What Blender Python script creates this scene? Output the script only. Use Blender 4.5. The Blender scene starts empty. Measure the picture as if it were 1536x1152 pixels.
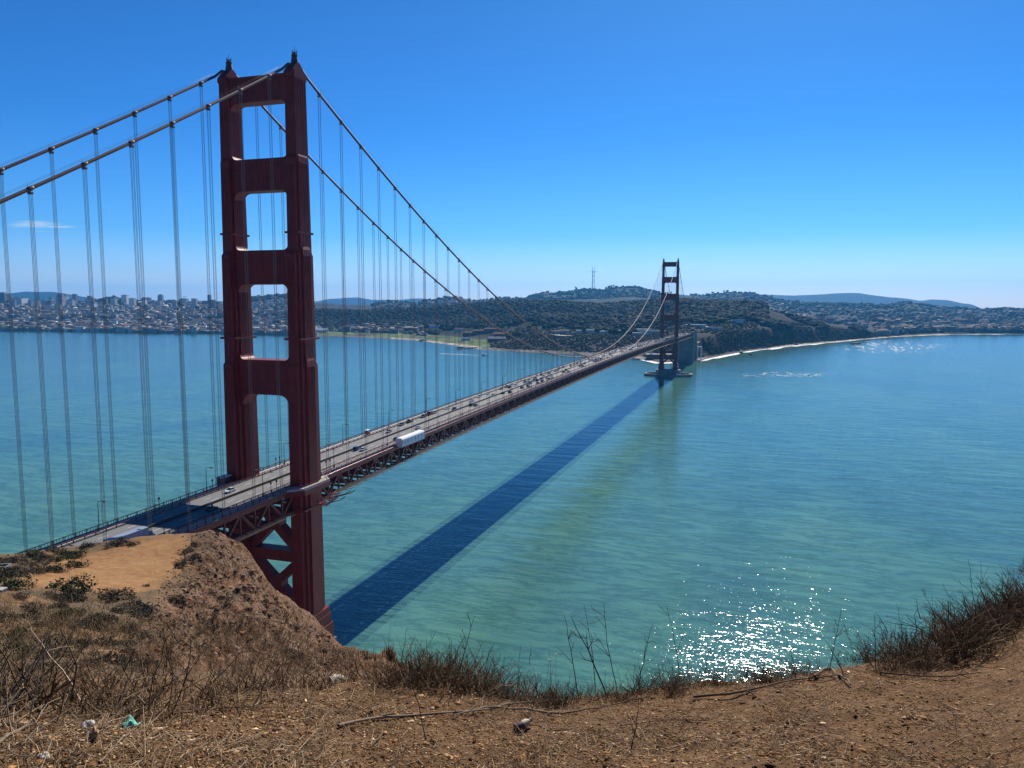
import bpy, math, random
import numpy as np
from mathutils import Vector, Matrix, Euler

R = math.radians
random.seed(7); RNG = np.random.default_rng(7)
scene = bpy.context.scene
COL = scene.collection

# ------------------------------------------------------------------ camera
CAM = np.array([172.77, -241.61, 141.115]); YAW, PITCH, ROLL, FPX = 0.31501, -0.10500, 0.0016, 1149.8
cd = bpy.data.cameras.new("camera"); cam = bpy.data.objects.new("camera", cd); COL.objects.link(cam)
cam.location = CAM
cd.sensor_width = 36; cd.lens = 36 * FPX / 1536; cd.clip_start = 0.1; cd.clip_end = 90000
_fw = Vector((-math.sin(YAW) * math.cos(PITCH), math.cos(YAW) * math.cos(PITCH), math.sin(PITCH)))
_r0 = Vector((math.cos(YAW), math.sin(YAW), 0)); _u0 = _r0.cross(_fw)
_rt = math.cos(ROLL) * _r0 + math.sin(ROLL) * _u0; _up = -math.sin(ROLL) * _r0 + math.cos(ROLL) * _u0
cam.matrix_world = Matrix(((_rt.x, _up.x, -_fw.x, CAM[0]), (_rt.y, _up.y, -_fw.y, CAM[1]), (_rt.z, _up.z, -_fw.z, CAM[2]), (0, 0, 0, 1)))
scene.camera = cam

# ------------------------------------------------------------------ sky, sun, exposure
SUN_EL, SUN_AZ = R(39), R(0.8)          # azimuth from +Y towards +X
w = bpy.data.worlds.new("World"); scene.world = w; w.use_nodes = True
nt = w.node_tree; nt.nodes.clear()
sky = nt.nodes.new("ShaderNodeTexSky"); sky.sky_type = 'NISHITA'; sky.sun_disc = False
sky.sun_elevation = SUN_EL; sky.sun_rotation = SUN_AZ
sky.altitude = 100; sky.air_density = 1.0; sky.dust_density = 0.25; sky.ozone_density = 3.0
bg = nt.nodes.new("ShaderNodeBackground"); bg.inputs[1].default_value = 0.072
wo = nt.nodes.new("ShaderNodeOutputWorld")
SKY_TINT = [(0.0, (1.0, 1.14, 1.72)), (.03, (.80, 1.02, 1.68)), (.085, (.36, .82, 1.42)), (.21, (.24, .70, 1.23)), (.44, (.26, .64, 1.0)), (1.0, (.17, .46, .80))]
hsv = nt.nodes.new("ShaderNodeHueSaturation"); hsv.inputs['Saturation'].default_value = 1.22
nt.links.new(sky.outputs[0], hsv.inputs['Color'])
# clear coastal air: deeper blue overhead, white-blue rather than yellow at the horizon
skt = nt.nodes.new("ShaderNodeValToRGB"); _e = skt.color_ramp.elements
while len(_e) < 6: _e.new(.5)
for q, (p_, c_) in zip(_e, SKY_TINT): q.position = p_; q.color = (*[x / 2.5 for x in c_], 1)
skm = nt.nodes.new("ShaderNodeVectorMath"); skm.operation = 'MULTIPLY'; sks = nt.nodes.new("ShaderNodeVectorMath"); sks.operation = 'SCALE'; sks.inputs['Scale'].default_value = 2.5
# thin clouds: bands low over the city and one small wisp, laid on the sky dome by direction
tc = nt.nodes.new("ShaderNodeTexCoord"); sp = nt.nodes.new("ShaderNodeSeparateXYZ"); nt.links.new(tc.outputs['Generated'], sp.inputs[0])
def wmath(op, a, b=None, clamp=False):
    n = nt.nodes.new("ShaderNodeMath"); n.operation = op; n.use_clamp = clamp
    for i, v in enumerate((a, b)):
        if v is None: continue
        if isinstance(v, (int, float)): n.inputs[i].default_value = v
        else: nt.links.new(v, n.inputs[i])
    return n.outputs[0]
def wband(val, lo, hi):
    n = nt.nodes.new("ShaderNodeMapRange"); n.interpolation_type = 'SMOOTHSTEP'
    nt.links.new(val, n.inputs[0]); n.inputs[1].default_value = lo; n.inputs[2].default_value = hi
    return n.outputs[0]
azim = wmath('ARCTAN2', sp.outputs[0], sp.outputs[1])      # 0 = along the bridge, negative = left
elev = sp.outputs[2]
mp = nt.nodes.new("ShaderNodeMapping"); mp.inputs['Scale'].default_value = (5, 5, 60); nt.links.new(tc.outputs['Generated'], mp.inputs[0])
cn = nt.nodes.new("ShaderNodeTexNoise"); cn.inputs['Scale'].default_value = 1.3; cn.inputs['Detail'].default_value = 6; nt.links.new(mp.outputs[0], cn.inputs['Vector'])
bankaz = wmath('SUBTRACT', 1.0, wband(azim, -0.75, -0.28)); bankup = wmath('SUBTRACT', 1.0, wband(elev, 0.02, 0.042))
bank = wmath('MULTIPLY', wmath('MULTIPLY', bankaz, bankup), wmath('ADD', 0.35, wmath('MULTIPLY', cn.outputs[0], 0.7)))
mp2 = nt.nodes.new("ShaderNodeMapping"); mp2.inputs['Scale'].default_value = (14, 14, 190); mp2.inputs['Rotation'].default_value = (0, R(-4), 0); nt.links.new(tc.outputs['Generated'], mp2.inputs[0])
cn2 = nt.nodes.new("ShaderNodeTexNoise"); cn2.inputs['Scale'].default_value = 1.6; cn2.inputs['Detail'].default_value = 8; nt.links.new(mp2.outputs[0], cn2.inputs['Vector'])
def blob(az0, el0, da, de):
    a = wmath('DIVIDE', wmath('SUBTRACT', azim, az0), da); e = wmath('DIVIDE', wmath('SUBTRACT', elev, el0), de)
    return wmath('SUBTRACT', 1.0, wmath('ADD', wmath('MULTIPLY', a, a), wmath('MULTIPLY', e, e)), True)
W_AZ = -YAW + math.atan((75 - 768) / FPX)
wisp = wmath('MULTIPLY', blob(W_AZ, 0.083, 0.035, 0.0065), wband(cn2.outputs[0], 0.42, 0.62))
wisp2 = wmath('MULTIPLY', blob(-YAW + math.atan((1165 - 768) / FPX), 0.037, 0.03, 0.003), wband(cn2.outputs[0], 0.5, 0.7))
cl = wmath('ADD', wmath('MULTIPLY', bank, 0.62), wmath('ADD', wmath('MULTIPLY', wisp, 0.9), wmath('MULTIPLY', wisp2, 0.4)), True)
mixc = nt.nodes.new("ShaderNodeMix"); mixc.data_type = 'RGBA'
nt.links.new(elev, skt.inputs[0]); nt.links.new(skt.outputs[0], skm.inputs[0]); nt.links.new(hsv.outputs[0], skm.inputs[1]); nt.links.new(skm.outputs[0], sks.inputs[0])
nt.links.new(cl, mixc.inputs[0]); nt.links.new(sks.outputs[0], mixc.inputs[6]); mixc.inputs[7].default_value = (7.2, 8.6, 10.0, 1)
nt.links.new(mixc.outputs[2], bg.inputs[0]); nt.links.new(bg.outputs[0], wo.inputs[0])

sd = bpy.data.lights.new("sun", 'SUN'); sun = bpy.data.objects.new("sun", sd); COL.objects.link(sun)
sd.energy = 5.0; sd.angle = R(0.53); sd.color = (1.0, 0.955, 0.88)
sun.rotation_euler = Vector((math.sin(SUN_AZ) * math.cos(SUN_EL), math.cos(SUN_AZ) * math.cos(SUN_EL), math.sin(SUN_EL))).to_track_quat('Z', 'Y').to_euler()
sun.location = (0, 0, 400)
scene.view_settings.view_transform = 'Standard'; scene.view_settings.look = 'None'
scene.view_settings.exposure = 0.30; scene.view_settings.gamma = 1.0
scene.render.engine = 'CYCLES'
scene.cycles.use_denoising = True
scene.cycles.max_bounces = 5; scene.cycles.diffuse_bounces = 2; scene.cycles.glossy_bounces = 2; scene.cycles.transmission_bounces = 3
scene.cycles.transparent_max_bounces = 6; scene.cycles.volume_bounces = 0
scene.cycles.sample_clamp_indirect = 4

# ------------------------------------------------------------------ helpers
def ray(u, v):
    """unit view direction of a photo pixel (1536 x 1152)"""
    d = np.array(_fw) + np.array(_rt) * ((u - 768) / FPX) - np.array(_up) * ((v - 576) / FPX)
    return d / np.linalg.norm(d)
def at_z(u, v, z): d = ray(u, v); return CAM + d * (z - CAM[2]) / d[2]
def at_r(u, v, r): d = ray(u, v); return CAM + d * r / math.hypot(d[0], d[1])
def az_of(u, v=600): d = ray(u, v); return math.atan2(d[0], d[1])

def _hash(ix, iy, iz, seed):
    h = (ix.astype(np.int64) * 374761393 + iy.astype(np.int64) * 668265263 + iz.astype(np.int64) * 2147483647 + seed * 974711) & 0x7fffffff
    h = ((h ^ (h >> 13)) * 1274126177) & 0x7fffffff
    h = h ^ (h >> 16)
    return (h & 0xffff) / 65535.0
def vnoise(x, y, z=None, seed=0):
    x = np.asarray(x, float); y = np.asarray(y, float); z = np.zeros_like(x) if z is None else np.asarray(z, float)
    x, y, z = np.broadcast_arrays(x, y, z)
    ix, iy, iz = np.floor(x), np.floor(y), np.floor(z); fx, fy, fz = x - ix, y - iy, z - iz
    fx, fy, fz = [t * t * (3 - 2 * t) for t in (fx, fy, fz)]
    def h(a, b, c): return _hash(ix + a, iy + b, iz + c, seed)
    c00 = h(0,0,0)*(1-fx)+h(1,0,0)*fx; c10 = h(0,1,0)*(1-fx)+h(1,1,0)*fx
    c01 = h(0,0,1)*(1-fx)+h(1,0,1)*fx; c11 = h(0,1,1)*(1-fx)+h(1,1,1)*fx
    c0 = c00*(1-fy)+c10*fy; c1 = c01*(1-fy)+c11*fy
    return (c0*(1-fz)+c1*fz) * 2 - 1
def fbm(x, y, z=None, seed=0, octv=4):
    s = 0; a = 1.0; f = 1.0
    for o in range(octv):
        s = s + a * vnoise(np.asarray(x)*f, np.asarray(y)*f, None if z is None else np.asarray(z)*f, seed+o*17); a *= .5; f *= 2.03
    return s

class MB:
    """collects plain shapes and links them as one mesh object"""
    def __init__(s): s.v = []; s.f = []; s.mi = []; s.cur = 0
    def add(s, verts, faces):
        o = len(s.v); s.v.extend([tuple(map(float, q)) for q in verts]); s.f.extend([tuple(i + o for i in q) for q in faces]); s.mi.extend([s.cur] * len(faces))
    def box(s, x0, x1, y0, y1, z0, z1):
        s.add([(x0,y0,z0),(x1,y0,z0),(x1,y1,z0),(x0,y1,z0),(x0,y0,z1),(x1,y0,z1),(x1,y1,z1),(x0,y1,z1)],
              [(0,3,2,1),(4,5,6,7),(0,1,5,4),(1,2,6,5),(2,3,7,6),(3,0,4,7)])
    def cbox(s, c, sx, sy, sz, rz=0):
        ca, sa = math.cos(rz), math.sin(rz); vs = []
        for dz in (-.5, .5):
            for dx, dy in ((-.5,-.5),(.5,-.5),(.5,.5),(-.5,.5)):
                x, y = dx*sx, dy*sy; vs.append((c[0]+x*ca-y*sa, c[1]+x*sa+y*ca, c[2]+dz*sz))
        s.add(vs, [(0,3,2,1),(4,5,6,7),(0,1,5,4),(1,2,6,5),(2,3,7,6),(3,0,4,7)])
    def bar(s, a, b, wx, wy=None):
        """square bar from a to b"""
        wy = wy or wx; a = Vector(a); b = Vector(b); d = (b - a)
        if d.length < 1e-6: return
        d.normalize(); r = d.cross(Vector((0,0,1)))
        if r.length < 1e-3: r = Vector((1,0,0))
        r.normalize(); u = r.cross(d)
        vs = []
        for p in (a, b):
            for i, j in ((-1,-1),(1,-1),(1,1),(-1,1)): vs.append(p + r*(i*wx/2) + u*(j*wy/2))
        s.add(vs, [(0,1,2,3),(7,6,5,4),(0,4,5,1),(1,5,6,2),(2,6,7,3),(3,7,4,0)])
    def tube(s, pts, rad, n=6, cap=True):
        pts = [Vector(p) for p in pts]; m = len(pts); o = len(s.v); prev = None
        rs = rad if hasattr(rad, '__len__') else [rad] * m
        for i, p in enumerate(pts):
            d = (pts[min(i+1, m-1)] - pts[max(i-1, 0)]).normalized()
            r = d.cross(Vector((0,0,1)) if abs(d.z) < .95 else Vector((0,1,0))).normalized()
            if prev is not None and r.dot(prev) < 0 and abs(d.z) > .9: r = -r
            prev = r; u = r.cross(d)
            for k in range(n):
                a = 2*math.pi*k/n; q = p + (r*math.cos(a) + u*math.sin(a))*rs[i]; s.v.append(tuple(q))
        for i in range(m-1):
            for k in range(n):
                k2 = (k+1) % n; s.f.append((o+i*n+k, o+i*n+k2, o+(i+1)*n+k2, o+(i+1)*n+k)); s.mi.append(s.cur)
        if cap and n > 2:
            s.f.append(tuple(o+k for k in range(n))[::-1]); s.f.append(tuple(o+(m-1)*n+k for k in range(n))); s.mi += [s.cur]*2
    def prism(s, poly, axis, a, b):
        """extrude a polygon: axis 'y' takes (x,z) points, 'z' takes (x,y), 'x' takes (y,z)"""
        def pt(p, t): return (p[0], t, p[1]) if axis == 'y' else ((p[0], p[1], t) if axis == 'z' else (t, p[0], p[1]))
        n = len(poly); vs = [pt(p, a) for p in poly] + [pt(p, b) for p in poly]
        s.add(vs, [tuple(range(n)), tuple(range(2*n-1, n-1, -1))] + [(i, i+n, (i+1) % n + n, (i+1) % n) for i in range(n)])
    def lathe(s, prof, n=12, c=(0,0,0)):
        o = len(s.v)
        for r, z in prof:
            for k in range(n): a = 2*math.pi*k/n; s.v.append((c[0]+r*math.cos(a), c[1]+r*math.sin(a), c[2]+z))
        for i in range(len(prof)-1):
            for k in range(n):
                k2 = (k+1) % n; s.f.append((o+i*n+k, o+i*n+k2, o+(i+1)*n+k2, o+(i+1)*n+k)); s.mi.append(s.cur)
        s.f.append(tuple(o+(len(prof)-1)*n+k for k in range(n))); s.mi.append(s.cur)
        s.f.append(tuple(o+k for k in range(n))[::-1]); s.mi.append(s.cur)
    def build(s, name, mat, parent=None, smooth=False, loc=None, fix=False):
        me = bpy.data.meshes.new(name); me.from_pydata(s.v, [], s.f)
        mats = mat if isinstance(mat, (list, tuple)) else [mat]
        for m in mats: me.materials.append(m)
        if len(mats) > 1: me.polygons.foreach_set('material_index', s.mi)
        if smooth: me.polygons.foreach_set('use_smooth', [True]*len(me.polygons))
        if fix:
            import bmesh
            bm = bmesh.new(); bm.from_mesh(me); bmesh.ops.recalc_face_normals(bm, faces=bm.faces); bm.to_mesh(me); bm.free()
        me.update()
        o = bpy.data.objects.new(name, me); COL.objects.link(o)
        if parent is not None: o.parent = parent
        if loc is not None: o.location = loc
        return o
def mesh_np(name, verts, faces, mat, parent=None, smooth=False, attr=None):
    """verts (n,3) array, faces (m,3|4) int array"""
    verts = np.ascontiguousarray(verts, np.float32); faces = np.ascontiguousarray(faces, np.int32); k = faces.shape[1]
    me = bpy.data.meshes.new(name)
    me.vertices.add(len(verts)); me.vertices.foreach_set('co', verts.ravel())
    me.loops.add(faces.size); me.loops.foreach_set('vertex_index', faces.ravel())
    me.polygons.add(len(faces)); me.polygons.foreach_set('loop_start', np.arange(0, faces.size, k, dtype=np.int32))
    me.polygons.foreach_set('loop_total', np.full(len(faces), k, np.int32))
    if smooth: me.polygons.foreach_set('use_smooth', np.ones(len(faces), bool))
    if attr is not None:
        for an, arr in attr.items():
            a = me.color_attributes.new(an, 'FLOAT_COLOR', 'POINT'); a.data.foreach_set('color', np.ascontiguousarray(arr, np.float32).ravel())
    me.materials.append(mat); me.update(calc_edges=True); me.validate()
    o = bpy.data.objects.new(name, me); COL.objects.link(o)
    if parent is not None: o.parent = parent
    return o
def empty(name, loc=(0,0,0), rz=0, parent=None):
    o = bpy.data.objects.new(name, None); COL.objects.link(o); o.location = loc; o.rotation_euler = (0,0,rz); o.empty_display_size = .5
    if parent is not None: o.parent = parent
    return o
def tag(o, label, cat, group=None, kind=None):
    if label: o['label'] = label
    if cat: o['category'] = cat
    if group: o['group'] = group
    if kind: o['kind'] = kind
    return o
KIDS = {}
def children(o): return [c for c in COL.objects if c.parent == o]
def copy_tree(o, parent=None, kids=None):
    c = o.copy(); COL.objects.link(c)
    if parent is not None: c.parent = parent
    key = o.name
    if key not in KIDS: KIDS[key] = children(o)
    for ch in KIDS[key]: copy_tree(ch, c)
    return c

# ------------------------------------------------------------------ materials
def newmat(name):
    m = bpy.data.materials.new(name); m.use_nodes = True; t = m.node_tree
    return m, t, t.nodes['Principled BSDF']
def ramp(t, fac, stops):
    n = t.nodes.new("ShaderNodeValToRGB"); e = n.color_ramp.elements
    while len(e) < len(stops): e.new(0.5)
    for q, (p, c) in zip(e, stops): q.position = p; q.color = (*c, 1) if len(c) == 3 else c
    t.links.new(fac, n.inputs[0]); return n.outputs[0]
def noise(t, scale, detail=4, rough=.55, vec=None, dist=0.0):
    n = t.nodes.new("ShaderNodeTexNoise"); n.inputs['Scale'].default_value = scale; n.inputs['Detail'].default_value = detail
    n.inputs['Roughness'].default_value = rough; n.inputs['Distortion'].default_value = dist
    if vec is not None: t.links.new(vec, n.inputs['Vector'])
    return n.outputs[0]
def coord(t, kind='Object', scale=None, rot=None):
    if kind == 'Position': o = t.nodes.new("ShaderNodeNewGeometry").outputs['Position']
    else: o = t.nodes.new("ShaderNodeTexCoord").outputs[kind]
    if scale is not None:
        m = t.nodes.new("ShaderNodeMapping"); m.inputs['Scale'].default_value = scale
        if rot: m.inputs['Rotation'].default_value = rot
        t.links.new(o, m.inputs[0]); o = m.outputs[0]
    return o
def mixrgb(t, fac, a, b, mode='MIX'):
    n = t.nodes.new("ShaderNodeMix"); n.data_type = 'RGBA'; n.blend_type = mode
    for s, v in ((0, fac), (6, a), (7, b)):
        if isinstance(v, (int, float)): n.inputs[s].default_value = v
        elif isinstance(v, tuple): n.inputs[s].default_value = (*v, 1)
        else: t.links.new(v, n.inputs[s])
    return n.outputs[2]
def math_n(t, op, a, b=None, clamp=False):
    n = t.nodes.new("ShaderNodeMath"); n.operation = op; n.use_clamp = clamp
    for i, v in enumerate((a, b)):
        if v is None: continue
        if isinstance(v, (int, float)): n.inputs[i].default_value = v
        else: t.links.new(v, n.inputs[i])
    return n.outputs[0]
def bump(t, bsdf, h, dist, strength=1.0):
    b = t.nodes.new("ShaderNodeBump"); b.inputs['Strength'].default_value = strength; b.inputs['Distance'].default_value = dist
    t.links.new(h, b.inputs['Height']); t.links.new(b.outputs[0], bsdf.inputs['Normal'])
def simple(name, c, rough=.6, var=.15, scale=1.0, metal=0.0, vec='Object', bumpd=0):
    m, t, b = newmat(name)
    n = noise(t, scale, 5, .6, coord(t, vec))
    lo = tuple(x*(1-var) for x in c); hi = tuple(min(1, x*(1+var)) for x in c)
    t.links.new(ramp(t, n, [(.3, lo), (.7, hi)]), b.inputs['Base Color'])
    b.inputs['Roughness'].default_value = rough; b.inputs['Metallic'].default_value = metal
    if bumpd: bump(t, b, n, bumpd)
    return m
def attr_mat(name, rough=.85, var=.12, scale=1.0):
    """base colour per piece, stored on the mesh, with slight grain"""
    m, t, b = newmat(name)
    a = t.nodes.new("ShaderNodeAttribute"); a.attribute_name = 'tint'
    n = noise(t, scale, 4, .6, coord(t, 'Position'))
    g = ramp(t, n, [(.3, (1-var,)*3), (.7, (1+var,)*3)])
    t.links.new(mixrgb(t, 1.0, a.outputs['Color'], g, 'MULTIPLY'), b.inputs['Base Color']); b.inputs['Roughness'].default_value = rough; b.inputs['Specular IOR Level'].default_value = .08
    return m

def steel_mat(name, c, panel=True):
    m, t, b = newmat(name); pos = coord(t, 'Object')
    streak = noise(t, 1.0, 5, .6, coord(t, 'Object', (1.3, 1.3, .06)))
    blot = noise(t, .22, 6, .7, pos)
    col = ramp(t, streak, [(.3, tuple(x*.72 for x in c)), (.55, c), (.8, (c[0]*1.12, c[1]*1.2, c[2]*1.2))])
    col = mixrgb(t, ramp(t, blot, [(.4, (0,0,0)), (.7, (.8,)*3)]), col, (c[0]*.7, c[1]*.8, c[2]*.8))
    if panel:
        sx_ = t.nodes.new("ShaderNodeSeparateXYZ"); t.links.new(pos, sx_.inputs[0]); cb_ = t.nodes.new("ShaderNodeCombineXYZ"); t.links.new(math_n(t, 'ADD', sx_.outputs[0], sx_.outputs[1]), cb_.inputs[0]); t.links.new(sx_.outputs[2], cb_.inputs[1])
        bk = t.nodes.new("ShaderNodeTexBrick"); t.links.new(cb_.outputs[0], bk.inputs['Vector']); bk.inputs['Scale'].default_value = 1; bk.inputs['Brick Width'].default_value = 1.9; bk.inputs['Row Height'].default_value = 4.2; bk.inputs['Mortar Size'].default_value = .05; bk.offset = .0
        bk.inputs['Color1'].default_value = (.86, .86, .86, 1); bk.inputs['Color2'].default_value = (1.08, 1.08, 1.08, 1); bk.inputs['Mortar'].default_value = (.78, .74, .7, 1); col = mixrgb(t, 1.0, col, bk.outputs[0], 'MULTIPLY')
        wv = t.nodes.new("ShaderNodeTexWave"); wv.wave_type = 'BANDS'; wv.bands_direction = 'Z'; wv.inputs['Scale'].default_value = .07; t.links.new(pos, wv.inputs['Vector'])
        seam = ramp(t, wv.outputs[1], [(.0, (.8,)*3), (.02, (1,)*3)])
        col = mixrgb(t, 1.0, col, seam, 'MULTIPLY')
    t.links.new(col, b.inputs['Base Color']); b.inputs['Roughness'].default_value = .55
    b.inputs['Specular IOR Level'].default_value = .3
    return m
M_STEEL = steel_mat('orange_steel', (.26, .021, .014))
M_RAIL_LIT = simple('painted_rail_highlight', (.40, .075, .055), .28, .15, .6)  # lighter version of the bridge red, sun highlight painted in
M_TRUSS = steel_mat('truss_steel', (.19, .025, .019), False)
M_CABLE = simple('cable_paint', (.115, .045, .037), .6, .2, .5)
M_ROPE = simple('rope_paint', (.17, .135, .12), .6, .2, .5)
M_ASPH = None
def asphalt():
    m, t, b = newmat('asphalt')
    a = noise(t, .08, 5, .6, coord(t, 'Position', (8, .35, 1))); c = noise(t, 3, 4, .7, coord(t, 'Position'))
    col = ramp(t, a, [(.3, (.135, .128, .118)), (.7, (.205, .195, .18))]); col = mixrgb(t, .35, col, ramp(t, c, [(.3, (.1,)*3), (.7, (.24, .23, .215))]))
    t.links.new(col, b.inputs['Base Color']); b.inputs['Roughness'].default_value = .85; return m
M_ASPH = asphalt()
M_WALK = simple('walkway_concrete', (.44, .40, .35), .8, .15, .6)
M_CONC = simple('weathered_concrete', (.17, .175, .17), .9, .3, .05, vec='Position')
M_LINE = simple('lane_paint', (.72, .70, .64), .6, .12, 1)
M_DARK = simple('dark_metal', (.06, .035, .03), .6, .2, 1)
M_NET = simple('netting', (.07, .058, .048), .85, .25, .3)
_b = M_NET.node_tree.nodes['Principled BSDF']; _b.inputs['Alpha'].default_value = .27
M_GLASS = simple('car_glass', (.015, .018, .022), .08, .1, 1)
M_TYRE = simple('rubber', (.012, .012, .012), .8, .1, 1)
M_WHITE = simple('white_fabric', (.72, .75, .76), .7, .06, .4)
M_LAMPG = simple('lamp_glass', (.6, .55, .42), .3, .1, 1)
def paint(name, c): 
    m = simple(name, c, .3, .05, .5); b = m.node_tree.nodes['Principled BSDF']; b.inputs['Coat Weight'].default_value = .4; return m
CARP = {'white': paint('white_paint', (.75, .75, .74)), 'silver': paint('silver_paint', (.42, .43, .44)), 'black': paint('black_paint', (.012, .012, .014)),
        'grey': paint('grey_paint', (.12, .125, .13)), 'blue': paint('blue_paint', (.03, .07, .2)), 'red': paint('red_paint', (.32, .03, .025)), 'tan': paint('tan_paint', (.4, .33, .22))}

# ------------------------------------------------------------------ water
def water_mat():
    m = bpy.data.materials.new('bay_water'); m.use_nodes = True; t = m.node_tree; t.nodes.clear(); pos = coord(t, 'Position')
    patch = noise(t, .0035, 4, .55, coord(t, 'Position', (1.6, .8, 1)), .8)
    streak = noise(t, .02, 4, .6, coord(t, 'Position', (1, .22, 1), (0, 0, R(-12))))
    col = ramp(t, patch, [(.32, (.074, .192, .180)), (.5, (.092, .232, .180)), (.70, (.118, .258, .166))])
    col = mixrgb(t, ramp(t, streak, [(.45, (0,)*3), (.75, (.4,)*3)]), col, (.042, .140, .092))
    # ripple lights and darks painted into the water colour, dark lines to pale crests
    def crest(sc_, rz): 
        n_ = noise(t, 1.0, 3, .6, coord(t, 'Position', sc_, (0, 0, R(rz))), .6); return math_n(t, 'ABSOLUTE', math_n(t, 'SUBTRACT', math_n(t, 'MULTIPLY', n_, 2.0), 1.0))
    painted_ripples = math_n(t, 'ADD', math_n(t, 'MULTIPLY', crest((.020, .075, 1), -15), .6), math_n(t, 'MULTIPLY', crest((.07, .20, 1), -7), .4))
    col = mixrgb(t, 1.0, col, ramp(t, painted_ripples, [(.02, (.62, .68, .74)), (.16, (.98, .98, .98)), (.40, (1.2, 1.18, 1.12))]), 'MULTIPLY')
    # open water farther out is choppier than the lee under the near cliff
    spx = t.nodes.new("ShaderNodeSeparateXYZ"); t.links.new(pos, spx.inputs[0])
    mr = t.nodes.new("ShaderNodeMapRange"); t.links.new(spx.outputs[1], mr.inputs[0]); mr.inputs[1].default_value = 700; mr.inputs[2].default_value = 2200; mr.inputs[3].default_value = .165; mr.inputs[4].default_value = .19
    gust = noise(t, .009, 3, .55, coord(t, 'Position', (.8, 1.3, 1)))
    def ridge(n): return math_n(t, 'ABSOLUTE', math_n(t, 'SUBTRACT', math_n(t, 'MULTIPLY', n, 2.0), 1.0))
    s1 = noise(t, 1.0, 2, .5, coord(t, 'Position', (.018, .060, 1), (0, 0, R(-16))), .4)              # swell
    s2 = ridge(noise(t, 1.0, 2, .55, coord(t, 'Position', (.055, .17, 1), (0, 0, R(-9))), .5))        # wind waves
    s4 = ridge(noise(t, 1.0, 1, .5, coord(t, 'Position', (.16, .34, 1), (0, 0, R(6))), .4))           # short chop
    s3 = noise(t, 1.0, 1, .5, coord(t, 'Position', (.75, .95, 1), (0, 0, R(20))), .3)                 # ripples
    def by_y(y0, y1, a, c):
        n = t.nodes.new("ShaderNodeMapRange"); n.interpolation_type = 'SMOOTHSTEP'; t.links.new(spx.outputs[1], n.inputs[0]); n.inputs[1].default_value = y0; n.inputs[2].default_value = y1; n.inputs[3].default_value = a; n.inputs[4].default_value = c; return n.outputs[0]
    s1 = math_n(t, 'MULTIPLY', s1, by_y(60, 520, 1, 1.9)); s2 = math_n(t, 'MULTIPLY', s2, by_y(60, 380, 1, .85)); s3 = math_n(t, 'MULTIPLY', s3, by_y(90, 260, 1, .3)); s4 = math_n(t, 'MULTIPLY', s4, by_y(90, 260, 1, .35))
    h = math_n(t, 'ADD', math_n(t, 'MULTIPLY', s1, W_S1), math_n(t, 'MULTIPLY', s2, math_n(t, 'ADD', W_S2*.5, math_n(t, 'MULTIPLY', gust, W_S2))))
    h = math_n(t, 'SUBTRACT', h, math_n(t, 'MULTIPLY', s4, math_n(t, 'ADD', W_S4*.3, math_n(t, 'MULTIPLY', gust, W_S4*1.4))))
    h = math_n(t, 'ADD', h, math_n(t, 'MULTIPLY', s3, math_n(t, 'ADD', W_S3*.4, math_n(t, 'MULTIPLY', gust, W_S3*1.2))))
    b = t.nodes.new("ShaderNodeBump"); b.inputs['Strength'].default_value = 1; b.inputs['Distance'].default_value = 1; t.links.new(h, b.inputs['Height'])
    df = t.nodes.new("ShaderNodeBsdfDiffuse"); t.links.new(col, df.inputs[0]); t.links.new(b.outputs[0], df.inputs['Normal'])
    gl = t.nodes.new("ShaderNodeBsdfGlossy"); gl.distribution = 'BECKMANN'; t.links.new(mr.outputs[0], gl.inputs['Roughness']); t.links.new(b.outputs[0], gl.inputs['Normal'])
    fr = t.nodes.new("ShaderNodeFresnel"); fr.inputs[0].default_value = 1.333; t.links.new(b.outputs[0], fr.inputs['Normal'])
    mx = t.nodes.new("ShaderNodeMixShader"); t.links.new(fr.outputs[0], mx.inputs[0]); t.links.new(df.outputs[0], mx.inputs[1]); t.links.new(gl.outputs[0], mx.inputs[2])
    o = t.nodes.new("ShaderNodeOutputMaterial"); t.links.new(mx.outputs[0], o.inputs[0]); return m
W_S1, W_S2, W_S4, W_S3 = .38, .17, .135, .102
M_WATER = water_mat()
mb = MB()
_ang = [R(a) for a in range(-180, 181, 6)]
_rad = [0, 250, 600, 1200, 2400, 5000, 10000, 21000]
vs = [(CAM[0] + r*math.sin(a), CAM[1] + r*math.cos(a), 0.0) for r in _rad for a in _ang]
na = len(_ang)
fs = [(i*na+j, i*na+j+1, (i+1)*na+j+1, (i+1)*na+j) for i in range(len(_rad)-1) for j in range(na-1)]
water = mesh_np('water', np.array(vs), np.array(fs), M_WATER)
tag(water, 'turquoise bay water with small waves and sun glitter', 'water', kind='structure')

# ------------------------------------------------------------------ far shore terrain (city side)
def tab(us, pairs):
    xs = [p[0] for p in pairs]; ys = [p[1] for p in pairs]; return np.interp(us, xs, ys)
US = np.arange(-300, 1861, 5.0)
vS = tab(US, [(-300,495.5),(0,496.5),(150,498),(230,500),(330,500.5),(420,503),(520,505),(620,510),(660,515),(690,519),(720,524),(740,525.5),(780,528),(830,530),(900,533),(955,536),(968,540),(985,544),(1000,544),(1045,540.5),(1060,538.5),(1080,534),(1120,527),(1160,522),(1185,519),(1240,514),(1280,510),(1340,505),(1400,502.5),(1460,501.5),(1860,501)])
vA = tab(US, [(-300,474),(0,474),(330,474),(470,467),(560,468),(650,463),(700,458),(760,452.5),(838,454.7),(864,457.5),(906,458.6),(942,455),(994,452),(1031,452),(1059,456),(1100,456),(1124,455),(1140,458),(1157,468),(1185,476),(1213,482),(1281,494),(1304,498),(1340,497),(1400,495),(1536,496),(1860,496)])
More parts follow.
